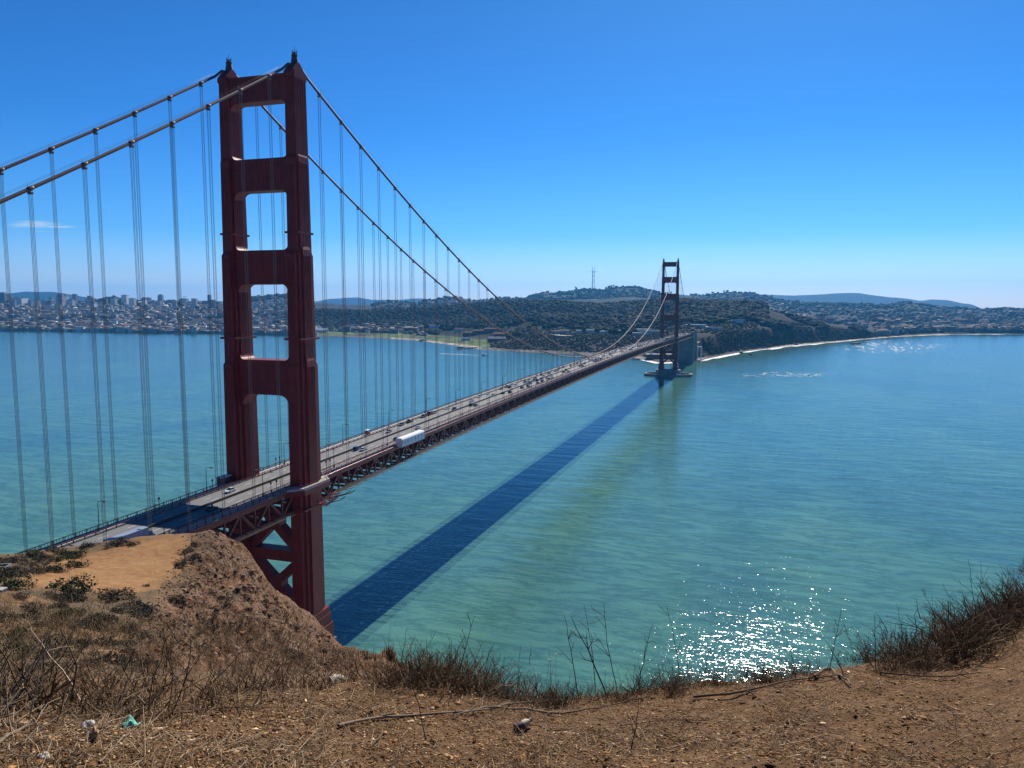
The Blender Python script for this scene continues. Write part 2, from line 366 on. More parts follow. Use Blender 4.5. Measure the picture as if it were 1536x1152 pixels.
rA = tab(US, [(-300,5300),(0,5200),(330,4900),(470,4300),(560,4300),(700,4200),(760,4000),(900,3700),(1000,3500),(1100,3300),(1140,3200),(1157,3150),(1213,3250),(1281,3450),(1340,3950),(1400,4350),(1860,4600)])
vB = tab(US, [(-300,457),(0,457),(100,458),(150,453),(175,448),(200,452),(230,455),(330,457),(355,452),(380,447),(440,443),(470,453),(530,457),(561,457),(586,451.6),(610,454),(624,455.6),(638,450.5),(668,446.5),(694,447),(706,450.5),(730,449.5),(753,448),(782,447.6),(820,438.5),(851,437.8),(872,435),(890,434.6),(906,436.5),(921,430.7),(953,431.2),(968,435),(989,440.9),(1020,444),(1044,443),(1072,441.7),(1098,439),(1122,439.6),(1137,444),(1160,451),(1213,455.5),(1327,458),(1344,454),(1364,455),(1398,462),(1440,463.5),(1477,465.5),(1500,464.5),(1520,465.5),(1536,467.5),(1860,471)])
rB = tab(US, [(-300,6900),(330,6800),(470,6600),(700,7200),(782,8200),(968,8200),(1072,8000),(1137,7900),(1327,7500),(1860,7500)])
vC = tab(US, [(-300,452),(20,441),(50,437.5),(90,438),(120,443),(160,449),(400,453),(480,452),(500,448),(540,446),(560,449.5),(600,449.5),(630,447.5),(650,449),(700,456),(990,456),(1014,441.5),(1030,443),(1050,450),(1100,446),(1131,441.3),(1185,443.3),(1219,441.6),(1262,439.3),(1282,439.9),(1307,444),(1350,447.5),(1372,451.8),(1386,449.5),(1412,449.8),(1432,454.6),(1446,455.5),(1466,464),(1480,469),(1860,471)])
rC = tab(US, [(-300,20000),(600,20000),(760,18500),(1860,18000)])
knR = []; knZ = []
for i, u in enumerate(US):
    ds = ray(u, vS[i]); rS = -CAM[2] / ds[2] * math.hypot(ds[0], ds[1])
    ra = max(rA[i], rS + 170); zA = at_r(u, vA[i], ra)[2]; zB = at_r(u, vB[i], rB[i])[2]; zC = at_r(u, vC[i], rC[i])[2]
    bluff = float(np.interp(u, [735, 800, 1000, 1030, 1300, 1420], [0, .6, .6, 1, 1, .15]))
    low = 5 + 4*(1-bluff)
    r1 = rS + 30; z1 = 2.2
    r2 = rS + (450*(1-bluff) + 150*bluff); r2 = min(r2, rS + (ra-rS)*.5); z2 = low*(1-bluff) + bluff*min(62, zA*.75)
    r3 = r2 + (ra-r2)*.45; z3 = z2 + (zA-z2)*(.35 + .15*bluff)
    rd = ra + (rB[i]-ra)*.3; zd = min(zA, zB)*.7 if 470 < u < 1300 else zA + (zB-zA)*.25
    re = ra + (rB[i]-ra)*.65; ze = zd + (zB-zd)*.45
    rf = rB[i] + 2200; zf = 20
    rg = rB[i] + (rC[i]-rB[i])*.75; zg = 20 + max(0, zC)*.2
    knR.append([rS-25, rS, r1, r2, r3, ra, rd, re, rB[i], rf, rg, rC[i], rC[i]+1500])
    knZ.append([-3, .2, z1, z2, z3, zA, zd, ze, zB, zf, zg, zC, -30])
knR = np.array(knR); knZ = np.array(knZ)
SUBS = [2, 3, 5, 9, 11, 8, 8, 10, 6, 4, 6, 4]
AZ = np.array([az_of(u) for u in US])
rows_r = []; rows_z = []; rows_k = []
for k, nsub in enumerate(SUBS):
    for j in range(nsub):
        s = j / nsub; ss = s*s*(3-2*s) if k not in (0, 1) else s
        rows_r.append(knR[:, k]*(1-s) + knR[:, k+1]*s); rows_z.append(knZ[:, k]*(1-ss) + knZ[:, k+1]*ss); rows_k.append(k + s)
rows_r.append(knR[:, -1]); rows_z.append(knZ[:, -1]); rows_k.append(len(SUBS))
TR = np.array(rows_r); TZ = np.array(rows_z); TK = np.array(rows_k)
TX = CAM[0] + TR*np.sin(AZ)[None]; TY = CAM[1] + TR*np.cos(AZ)[None]
amp = np.interp(TK, [1.5, 3, 4, 5, 6, 8, 10, 12], [0, 3, 7, 2.5, 9, 2.5, 12, 0])
TZ = TZ + fbm(TX/230, TY/230, seed=3, octv=4)*amp[:, None]
gul = np.interp(TK, [2.0, 2.6, 3.6, 4.6], [0, 6, 10, 0])[:, None] * np.interp(US, [1000, 1040, 1290, 1330], [0, 1, 1, 0])[None]
TZ = TZ - gul*np.abs(fbm(US[None]/26 + TK[:, None]*.35, TK[:, None]*.8 + 0*US[None], seed=9, octv=3))
nr, nc = TX.shape
col = np.zeros((nr, nc, 4)); col[..., 3] = 1
nz = fbm(TX/160, TY/160, seed=21, octv=4); nz2 = fbm(TX/60, TY/60, seed=31, octv=3)
forest = np.array([.035, .055, .036]); scrub = np.array([.085, .088, .058]); dry = np.array([.21, .17, .115]); town = np.array([.12, .115, .11]); sand = np.array([.50, .41, .29]); lawn = np.array([.26, .36, .11]); hill = np.array([.075, .085, .05])
for r in range(nr):
    k = TK[r]
    for c in range(nc):
        u = US[c]; n1 = nz[r, c]; n2 = nz2[r, c]
        if k < 2.05:
            cc = sand if (585 < u < 725 or 1150 < u < 1420) else np.array([.16, .14, .12])
        elif k < 3.05:
            if 520 < u < 738: cc = sand if k < 2.15 and u > 600 else (lawn if n2 > -.45 else dry)
            elif u < 520: cc = town if u < 480 else lawn
            elif u < 1010: cc = scrub*.6 if n1 < .45 else dry*.5
            else: cc = dry*.55 if n2 > .6 else scrub*.62
        elif k < 5.2:
            if u < 470: cc = town
            elif u < 1020: cc = forest if n1 < .5 else scrub
            elif u < 1310: cc = scrub*.55 if n1 + n2*.5 < .55 else (dry*.5 if u < 1200 else scrub*.8)
            else: cc = town*.9
            if 470 < u < 1150 and k > 4.2: cc = forest
        elif k < 8.6: cc = hill if 790 < u < 1010 and n1 > -.5 else town*(.9 if n1 > 0 else .6)
        else: cc = hill*.35
        col[r, c, :3] = cc * (1 + .3*n2) * (.40 if k > 2.05 else .9)
vid = np.arange(nr*nc).reshape(nr, nc)
F = np.stack([vid[:-1, :-1], vid[:-1, 1:], vid[1:, 1:], vid[1:, :-1]], -1).reshape(-1, 4)
M_LAND = attr_mat('far_land', .95, .5, .03)
land = mesh_np('far_hills', np.stack([TX, TY, TZ], -1).reshape(-1, 3), F, M_LAND, smooth=True, attr={'tint': col.reshape(-1, 4)})
tag(land, 'distant hills and shoreline of the city across the bay', 'hills', kind='structure')
def land_at(u, k):
    """point on the far shore at column u and layer k (1 shoreline, 5 front ridge, 8 skyline ridge)"""
    ci = np.clip((u - US[0]) / 5.0, 0, nc - 1.001); ri = np.interp(k, TK, np.arange(nr)); ri = np.clip(ri, 0, nr-1.001)
    c0 = np.floor(ci).astype(int); r0 = np.floor(ri).astype(int); fc = ci - c0; fr = ri - r0
    g = lambda A: (A[r0, c0]*(1-fc) + A[r0, c0+1]*fc)*(1-fr) + (A[r0+1, c0]*(1-fc) + A[r0+1, c0+1]*fc)*fr
    return np.stack([g(TX), g(TY), g(TZ)], -1)

# surf along the ocean shore, thin foam lying on the water
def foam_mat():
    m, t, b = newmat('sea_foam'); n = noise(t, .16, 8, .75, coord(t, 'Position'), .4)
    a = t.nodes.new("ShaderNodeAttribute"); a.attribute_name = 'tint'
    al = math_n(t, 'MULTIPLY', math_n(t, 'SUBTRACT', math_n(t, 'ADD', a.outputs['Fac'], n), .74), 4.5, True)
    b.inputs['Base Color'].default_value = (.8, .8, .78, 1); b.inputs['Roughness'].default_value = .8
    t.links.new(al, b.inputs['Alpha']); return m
M_FOAM = foam_mat()
def foam_strip(u0, u1, w_in, w_out, name, label, seed=1, base=.55):
    uu = np.arange(u0, u1 + .1, 1.5); vv = []; tt = []
    for i, u in enumerate(uu):
        rs = np.interp(u, US, knR[:, 1]); d = ray(u, 480); h = math.hypot(d[0], d[1]); dx, dy = d[0]/h, d[1]/h
        wv = w_out*(1 + .5*float(vnoise(u/9.0, seed*3.1)))
        for s in (0, .2, .45, .75, 1.0):
            r = rs + w_in - s*(w_in + wv); vv.append((CAM[0]+dx*r, CAM[1]+dy*r, .35 if s > 0 else .7)); e = base*(1 - s)**.7 * min(1, 8*min(i, len(uu)-1-i)/len(uu) + .15); tt.append((e+.25*(s < .5),)*3 + (1,))
    n = 5; ids = np.arange(len(vv)).reshape(-1, n)
    f = np.stack([ids[:-1, :-1], ids[:-1, 1:], ids[1:, 1:], ids[1:, :-1]], -1).reshape(-1, 4)
    o = mesh_np(name, np.array(vv), f, M_FOAM, attr={'tint': np.array(tt)}); tag(o, label, 'surf', kind='stuff')
foam_strip(1038, 1330, 18, 95, 'surf', 'white surf breaking along the ocean side shoreline', 2, .78)
foam_strip(1300, 1520, 10, 60, 'surf', 'thin line of white surf on the far ocean beach', 4, .66)
foam_strip(953, 1012, 14, 55, 'surf', 'white surf washing round the fort point', 3, .8)

def sparkle_patch(u0, u1, v0, v1, label, seed, dens):  # sparkle on the surf, put in as white foam lying on the water
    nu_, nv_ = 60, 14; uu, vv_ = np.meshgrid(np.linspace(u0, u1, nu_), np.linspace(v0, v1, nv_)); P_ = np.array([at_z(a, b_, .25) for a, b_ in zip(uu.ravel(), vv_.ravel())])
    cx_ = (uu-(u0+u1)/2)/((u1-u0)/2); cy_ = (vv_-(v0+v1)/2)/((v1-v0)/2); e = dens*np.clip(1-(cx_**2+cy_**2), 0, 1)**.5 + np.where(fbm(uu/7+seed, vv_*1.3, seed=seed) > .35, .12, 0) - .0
    ids = np.arange(nu_*nv_).reshape(nv_, nu_); T = np.concatenate([np.repeat(e.reshape(-1, 1), 3, 1), np.ones((nu_*nv_, 1))], 1); o = mesh_np('painted_sparkle', P_, np.stack([ids[:-1, :-1], ids[1:, :-1], ids[1:, 1:], ids[:-1, 1:]], -1).reshape(-1, 4), M_FOAM, attr={'tint': T}); tag(o, label, 'painted_sparkle', kind='stuff')
sparkle_patch(1235, 1430, 509, 532, 'sparkle on broken water painted as white foam off the ocean beach', 3, .22)
sparkle_patch(1085, 1265, 557, 567, 'line of water sparkle painted as white foam right of the far tower', 5, .20)
# ------------------------------------------------------------------ forest on the front ridge: one far mass
PHI = (1 + 5**.5)/2
ICO_V = np.array([(-1,PHI,0),(1,PHI,0),(-1,-PHI,0),(1,-PHI,0),(0,-1,PHI),(0,1,PHI),(0,-1,-PHI),(0,1,-PHI),(PHI,0,-1),(PHI,0,1),(-PHI,0,-1),(-PHI,0,1)]) / math.sqrt(1+PHI*PHI)
ICO_F = np.array([(0,11,5),(0,5,1),(0,1,7),(0,7,10),(0,10,11),(1,5,9),(5,11,4),(11,10,2),(10,7,6),(7,1,8),(3,9,4),(3,4,2),(3,2,6),(3,6,8),(3,8,9),(4,9,5),(2,4,11),(6,2,10),(8,6,7),(9,8,1)])
def crowns(P, rad, hgt, tint, name, mat):
    n = len(P); jit = 1 + RNG.uniform(-.32, .32, (n, 12, 1))
    V = ICO_V[None]*jit; ang = RNG.uniform(0, 6.28, n); ca, sa = np.cos(ang)[:, None], np.sin(ang)[:, None]
    V = np.stack([V[..., 0]*ca - V[..., 1]*sa, V[..., 0]*sa + V[..., 1]*ca, V[..., 2]], -1)
    V = V*np.stack([rad, rad, hgt], -1)[:, None, :] + P[:, None, :] + np.array([0, 0, 1])*hgt[:, None, None]*.55
    Fc = (ICO_F[None] + (np.arange(n)*12)[:, None, None]).reshape(-1, 3)
    T = np.repeat(np.concatenate([tint, np.ones((n, 1))], 1)[:, None], 12, 1).reshape(-1, 4)
    return mesh_np(name, V.reshape(-1, 3), Fc, mat, attr={'tint': T})
M_LEAF = attr_mat('far_foliage', .9, .3, .15)
def sample(n, u0, u1, k0, k1): return RNG.uniform(u0, u1, n), RNG.uniform(k0, k1, n)
Ps = []; 
for n, u0, u1, k0, k1, thr in ((9000, 470, 1145, 3.6, 5.08, -.9), (2600, 470, 1145, 4.85, 5.05, -9), (1500, 470, 760, 3.1, 3.7, .0), (1500, 760, 1010, 3.0, 3.7, .15), (1500, 1140, 1300, 3.0, 5.0, .25), (1500, 790, 1000, 7.0, 8.05, -.2), (900, -30, 470, 7.7, 8.02, .3), (900, -30, 470, 2.6, 6, .55), (500, 150, 215, 7.3, 8.05, -9), (700, 350, 470, 7.2, 8.05, -.3), (700, 1137, 1350, 7.4, 8.03, -.2), (900, 1340, 1560, 2.6, 5.2, -.1), (1400, 1150, 1560, 5.2, 8.0, .4), (600, 1330, 1560, 7.85, 8.03, -.6), (700, 560, 790, 6.5, 8.03, .1)):
    u, k = sample(n, u0, u1, k0, k1); P = land_at(u, k); keep = fbm(P[:, 0]/170, P[:, 1]/170, seed=44, octv=3) > thr
    Ps.append(P[keep])
P = np.concatenate(Ps); n = len(P); g = RNG.uniform(.85, 1.15, n)[:, None]*(1 + .35*np.clip(fbm(P[:, 0]/240, P[:, 1]/240, seed=71, octv=3), -1, 1))[:, None]; mixg = np.clip(.5 + .5*fbm(P[:, 0]/150, P[:, 1]/150, seed=72, octv=3) + RNG.normal(0, .12, n), 0, 1)[:, None]
tint = (np.array([.008, .015, .010])*(1-mixg) + np.array([.016, .024, .013])*mixg)*g
rad = RNG.uniform(7, 13.5, n)*(1 + (np.linalg.norm(P[:, :2]-CAM[:2], axis=1) > 5500)*.35); hgt = rad*RNG.uniform(.55, .95, n)
wood = crowns(P, rad, hgt, tint, 'forest', M_LEAF)
P2 = land_at(*sample(9000, 735, 1312, 2.1, 4.3)); P2 = P2[fbm(P2[:, 0]/90, P2[:, 1]/90, seed=46, octv=3) > -.75]; n2 = len(P2); r2_ = RNG.uniform(2.5, 5, n2)
brush = crowns(P2, r2_, r2_*.6, np.array([.026, .030, .018])*RNG.uniform(.6, 1.3, (n2, 1)), 'bluff_scrub', M_LEAF); tag(brush, 'low scrub covering the far bluffs above the water', 'scrub', kind='stuff')
tag(wood, 'dark evergreen forest covering the hills across the water', 'forest', kind='stuff')
# a few single trees standing up on the far crest
M_BARK = simple('bark', (.09, .065, .045), .9, .3, 2)
def far_tree(u, k, h, label):
    p = land_at(np.array([u]), np.array([k]))[0]; r = empty('tree', p); tag(r, label, 'tree', 'trees standing up on the far crest')
    m = MB(); m.tube([(0,0,-2),(0,0,h*.3),(.3,0,h*.6)], [h*.05, h*.04, h*.02], 6); m.build('trunk', M_BARK, r)
    n = 9; Q = RNG.normal(0, 1, (n, 3))*np.array([h*.13, h*.13, h*.2]) + np.array([0, 0, h*.55]); g = RNG.uniform(.7, 1.2, (n, 1))
    c = crowns(Q, RNG.uniform(.14, .24, n)*h, RNG.uniform(.16, .26, n)*h, np.array([.03, .045, .024])*g, 'crown', M_LEAF); c.parent = r
for i, (u, h) in enumerate([(862, 38), (907, 36), (910.5, 40), (914, 34), (918, 30), (998, 26), (1003, 28), (1064, 30), (1081, 28), (1086, 32), (179, 30), (1152, 30)]):
    far_tree(u, 8.0, h, ['tall dark tree left of the lattice tower on the crest', 'dark tree in the row right of the lattice tower', 'tallest dark tree in the row right of the lattice tower', 'short dark tree ending the row by the summit', 'dark tree just left of the twin summit', 'small tree on the crest behind the far bridge tower', 'second small tree behind the far bridge tower', 'tree on the crest right of the far bridge tower', 'left tree of the pair right of the far tower', 'right tree of the pair right of the far tower', 'dark tree on the wooded knoll in the city skyline', 'tree standing on the dark ridge above the right shore'][i])

# ------------------------------------------------------------------ city: houses as small gabled or flat blocks
M_TINT = attr_mat('house_paint', .85, .08, .3)
HV = np.array([(-.5,-.5,0),(.5,-.5,0),(.5,.5,0),(-.5,.5,0),(-.5,-.5,1),(.5,-.5,1),(.5,.5,1),(-.5,.5,1)])
HF = np.array([(0,1,5,4),(1,2,6,5),(2,3,7,6),(3,0,4,7)])
def house_arrays(P, sx, sy, sz, rot, wall, roof, gable):
    n = len(P); ca, sa = np.cos(rot), np.sin(rot)
    def xf(V):  # (n,k,3)
        X = V[..., 0]*sx[:, None]; Y = V[..., 1]*sy[:, None]; Z = V[..., 2]*sz[:, None]
        return np.stack([X*ca[:, None]-Y*sa[:, None], X*sa[:, None]+Y*ca[:, None], Z], -1) + P[:, None, :]
    low = HV.copy(); low[:4, 2] = -.6
    A = xf(np.repeat(low[None], n, 0))
    top = np.array([(-.54,-.54,1),(.54,-.54,1),(.54,.54,1),(-.54,.54,1),(-.54,0,1.0),(.54,0,1.0)])
    B = np.repeat(top[None], n, 0); B[:, 4:, 2] = 1.02 + gable[:, None]; B = xf(B)
    V = np.concatenate([A, B], 1)
    RF = np.array([(8,9,13,12),(10,11,12,13),(11,8,12,12),(9,10,13,13)])
    Fq = np.concatenate([HF, RF[:2]]); Ft = np.array([(11,8,12),(9,10,13)])
    T = np.concatenate([np.repeat(wall[:, None], 8, 1), np.repeat(roof[:, None], 6, 1)], 1)
    return V, Fq, Ft, T
def houses_mesh(name, P, sx, sy, sz, rot, wall, roof, gable):
    V, Fq, Ft, T = house_arrays(P, sx, sy, sz, rot, wall, roof, gable); n = len(P); off = (np.arange(n)*14)[:, None, None]
    q = (Fq[None]+off).reshape(-1, 4); t3 = (Ft[None]+off).reshape(-1, 3); q = np.concatenate([q, np.stack([t3[:, 0], t3[:, 1], t3[:, 2], t3[:, 2]], -1)])
    tri = np.concatenate([q[:, [0,1,2]], q[:, [0,2,3]]]); tri = tri[tri[:, 1] != tri[:, 2]]; tri = tri[(tri[:, 0] != tri[:, 2])]
    T4 = np.concatenate([T.reshape(-1, 3), np.ones((n*14, 1))], 1)
    return mesh_np(name, V.reshape(-1, 3), tri, M_TINT, attr={'tint': T4})
hs = []
for n, u0, u1, k0, k1 in ((5200, -40, 475, 1.9, 7.95), (1500, -40, 475, 1.7, 3.2), (800, 560, 790, 5.6, 7.9), (260, 470, 640, 2.7, 3.6), (1500, 1150, 1560, 5.3, 7.9), (2300, 1310, 1560, 3.0, 5.6), (500, 1030, 1170, 7.1, 7.95), (150, 850, 985, 6.9, 7.7)):
    u, k = sample(n, u0, u1, k0, k1); hs.append(np.stack([u, k], 1))
hs = np.concatenate(hs); P = land_at(hs[:, 0], hs[:, 1]); keep = fbm(P[:, 0]/260, P[:, 1]/260, seed=77, octv=3) > -.95; P = P[keep]; hs = hs[keep]
n = len(P); dist = np.linalg.norm(P[:, :2]-CAM[:2], axis=1)
pal = np.array([(.62,.60,.56),(.50,.46,.40),(.40,.36,.32),(.70,.69,.66),(.34,.36,.38),(.52,.42,.33),(.30,.26,.23)])
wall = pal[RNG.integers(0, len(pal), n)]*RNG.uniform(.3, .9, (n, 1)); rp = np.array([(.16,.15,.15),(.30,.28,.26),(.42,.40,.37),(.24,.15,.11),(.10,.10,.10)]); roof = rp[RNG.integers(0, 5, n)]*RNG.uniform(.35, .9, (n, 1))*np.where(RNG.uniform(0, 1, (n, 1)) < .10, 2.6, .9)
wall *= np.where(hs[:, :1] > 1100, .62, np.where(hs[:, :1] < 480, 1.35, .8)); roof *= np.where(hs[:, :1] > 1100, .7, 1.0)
bigc = RNG.uniform(0, 1, n) < .16
sx = RNG.uniform(9, 20, n)*(1+bigc*.9); sy = RNG.uniform(11, 24, n)*(1+bigc*.6); sz = RNG.uniform(6, 12, n)*(1+bigc*RNG.uniform(.2, 1.3, n)); grid = R(12); rot = grid + RNG.choice([0, math.pi/2], n) + RNG.normal(0, .04, n)
gable = np.where(RNG.uniform(0, 1, n) < .35, .3, .04)
order = np.argsort(dist); near = order[:300]; far = order[300:]
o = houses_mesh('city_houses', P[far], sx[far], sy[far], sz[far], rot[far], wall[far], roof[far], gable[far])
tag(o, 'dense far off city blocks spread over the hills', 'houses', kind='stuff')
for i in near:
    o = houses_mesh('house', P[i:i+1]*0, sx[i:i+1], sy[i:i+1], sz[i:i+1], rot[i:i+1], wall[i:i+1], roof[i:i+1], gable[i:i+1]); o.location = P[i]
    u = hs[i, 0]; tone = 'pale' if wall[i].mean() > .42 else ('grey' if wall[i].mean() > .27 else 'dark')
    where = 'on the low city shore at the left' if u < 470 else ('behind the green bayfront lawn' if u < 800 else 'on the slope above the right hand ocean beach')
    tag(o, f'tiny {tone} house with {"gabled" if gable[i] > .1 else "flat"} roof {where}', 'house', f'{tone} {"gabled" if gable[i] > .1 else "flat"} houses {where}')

# skyline buildings, each with its own storeys
def tower_mat(name, c):
    m, t, b = newmat(name); pos = coord(t, 'Object')
    br = t.nodes.new("ShaderNodeTexBrick"); mp_ = t.nodes.new("ShaderNodeMapping"); mp_.inputs['Rotation'].default_value = (R(90), 0, 0); t.links.new(pos, mp_.inputs[0]); t.links.new(mp_.outputs[0], br.inputs['Vector'])
    br.offset = 0; br.inputs['Scale'].default_value = 1; br.inputs['Brick Width'].default_value = 5; br.inputs['Row Height'].default_value = 4; br.inputs['Mortar Size'].default_value = 1.1
    br.inputs['Color1'].default_value = (.12, .13, .15, 1); br.inputs['Color2'].default_value = (.18, .19, .2, 1); br.inputs['Mortar'].default_value = (*c, 1)
    t.links.new(br.outputs[0], b.inputs['Base Color']); b.inputs['Roughness'].default_value = .6; return m
TM = [tower_mat('tower_pale', (.80, .78, .74)), tower_mat('tower_tan', (.62, .54, .45)), tower_mat('tower_grey', (.42, .43, .45)), tower_mat('tower_dark', (.2, .2, .22))]
SKY = [ # u, v top, width px, layer, colour, form, label
 (4, 443.5, 8, 8, 2, 0, 'grey block at the far left end of the skyline'), (15.5, 438.5, 9, 7.9, 3, 1, 'tall dark slab tower near the left end of the skyline'), (25.5, 443, 7, 8, 0, 2, 'pale tower with stepped pointed top in the skyline'),
 (39, 446.5, 15, 7.9, 0, 0, 'broad pale apartment block left of the tall slender tower'), (78, 451, 16, 7.9, 2, 0, 'low wide grey block beside the tall slender tower'), (100.3, 441.5, 8.5, 7.6, 2, 1, 'tall slender tower standing clear of the skyline'),
 (114, 450.5, 11, 7.8, 2, 3, 'stepped grey block right of the slender tower'), (131, 451.5, 13, 7.8, 3, 0, 'wide dark block left of the wooded knoll'), (145, 448, 9, 7.9, 3, 1, 'dark tower just left of the wooded knoll'), (186, 449.5, 9, 7.9, 2, 0, 'grey block on the right side of the wooded knoll'),
 (207, 451.5, 10, 7.9, 3, 0, 'dark low block between knoll and twin slab'), (226.8, 446, 10, 7.8, 3, 1, 'square dark tower right of the wooded knoll'), (245, 451.5, 17, 7.9, 2, 0, 'long grey block in the middle of the city skyline'),
 (261, 449.5, 6, 7.9, 3, 1, 'narrow dark tower beside the long grey block'), (282.5, 447.5, 9.5, 7.8, 1, 4, 'tan tower with a construction crane on top'), (302, 451.5, 10, 7.9, 2, 0, 'grey apartment block left of the paired towers'), (313.5, 451, 6, 7.9, 3, 1, 'left one of the paired dark towers by the bridge leg'), (324, 449.5, 8, 7.9, 3, 1, 'right one of the paired dark towers by the bridge leg'),
 (398, 452, 5, 7.7, 1, 0, 'tan block seen through the tower opening'), (412, 450, 6, 7.8, 0, 0, 'pale block on the crest seen through the tower opening'), (165, 456, 8, 7.2, 0, 0, 'pale block on the slope below the wooded knoll'), (96, 457, 7, 6.8, 1, 0, 'tan block below the tall slender tower'),
 (232, 460, 6, 6.8, 0, 0, 'pale slab on the slope under the square dark tower'), (60, 456.5, 6, 7.3, 2, 1, 'grey tower on the slope in the left of the city'), (118, 463, 7, 6.3, 0, 0, 'pale apartment slab halfway up the left city slope'), (265, 465, 9, 6.0, 1, 0, 'tan apartment slab low on the city slope'),
 (1344, 452.6, 3, 7.7, 0, 0, 'small pale block on the ridge at the right')]
_rs = random.Random(12)
for _i in range(34):
    _u = _rs.choice([_rs.uniform(-12, 330), _rs.uniform(-12, 170)]); _k = _rs.uniform(6.6, 7.95); _h = _rs.uniform(30, 85)
    _p = land_at(np.array([_u]), np.array([_k]))[0] + np.array([0, 0, _h]); _d = _p - CAM; _v = 576 - FPX*np.dot(_d, np.array(_up))/np.dot(_d, np.array(_fw)); _c = _rs.choice([0, 0, 1, 2, 2, 3]); _w = _rs.uniform(3.5, 8)
    SKY.append((_u, _v, _w, _k, _c, _rs.choice([0, 0, 1, 3]), f"{['pale', 'tan', 'grey', 'dark'][_c]} {'slim' if _w < 5.5 else 'broad'} apartment tower rising above the left city slope"))
def storey_tower(u, vt, wpx, k, ci, form, label):
    p = land_at(np.array([float(u)]), np.array([float(k)]))[0]; d = math.hypot(*(p-CAM)[:2]); top = at_r(u, vt, d)[2]; wd = wpx*d/FPX; h = max(12, top - p[2])
    r = empty('apartment_tower', p, R(12)); tag(r, label, 'building', 'apartment towers above the left city slope' if 'left city slope' in label and 'halfway' not in label else None); m = MB(); dp = wd*.8
    hh = h*(.86 if form in (1, 4) else (.72 if form in (2, 3) else 1))
    m.box(-wd/2, wd/2, -dp/2, dp/2, -25, hh); m.build('wall', TM[ci], r)
    m2 = MB(); m2.box(-wd*.52, wd*.52, -dp*.52, dp*.52, hh, hh+1.2)
    if form in (1, 4): m2.box(-wd*.36, wd*.36, -dp*.36, dp*.36, hh+1.2, h)
    if form == 2:
        for q, (a, z0, z1) in enumerate(((.36, hh, h*.84), (.22, h*.84, h*.94), (.08, h*.94, h*1.04))): m2.box(-wd*a, wd*a, -dp*a, dp*a, z0+.01*q, z1)
    if form == 3: m2.box(-wd*.1, wd*.48, -dp*.45, dp*.45, hh, h)
    if form == 0: m2.box(-wd*.2, wd*.05, -dp*.2, dp*.2, hh+1.2, hh+4.5)
    m2.build('roof', CITYROOF, r)
    if form == 4:
        m3 = MB(); m3.box(-1, 1, -1, 1, h, h+16); m3.box(-8, 26, -.8, .8, h+14, h+16); m3.build('crane', CARP['grey'], r)
CITYROOF = simple('roof_gravel', (.30, .29, .28), .9, .2, .2)
for s in SKY: storey_tower(*s)

# domed hall and low white buildings along the bayfront
def low_building(u, v, wm, dm, hm, rot, wallm, roofm, name, label, gabled=True, z=None, group=None):
    p = None
    if z is None:
        for k in np.linspace(1.2, 8, 340):
            q = land_at(np.array([float(u)]), np.array([k]))[0]; dd = q - CAM; vv = 576 - FPX*np.dot(dd, np.array(_up))/np.dot(dd, np.array(_fw))
            if vv <= v: p = q; break
        if p is None: return
    else: p = at_z(u, v, z)
    r = empty(name, p, rot); tag(r, label, 'building', group); m = MB(); m.box(-wm/2, wm/2, -dm/2, dm/2, -4, hm); m.build('wall', wallm, r)
    m = MB()
    if gabled:
        m.prism([(-dm*.54, hm), (dm*.54, hm), (0, hm+dm*.32)], 'x', -wm*.52, wm*.52)
    else: m.box(-wm*.52, wm*.52, -dm*.53, dm*.53, hm, hm+.8)
    m.build('roof', roofm, r, fix=True)
    m = MB(); nwin = max(2, int(wm/6))
    for j in range(nwin):
        x = -wm/2 + (j+.5)*wm/nwin; m = MB(); m.box(x-1, x+1, -dm/2-.12, -dm/2+.3, hm*.35, hm*.72); m.build('window', M_GLASS, r)
    return r
M_WB = simple('white_wall', (.68, .66, .62), .8, .1, .2); M_RR = simple('red_roof_tile', (.26, .10, .07), .8, .25, .3); M_GR = simple('grey_roof', (.24, .24, .25), .8, .2, .3); M_BRK = simple('brick_wall', (.17, .085, .065), .9, .3, .4)
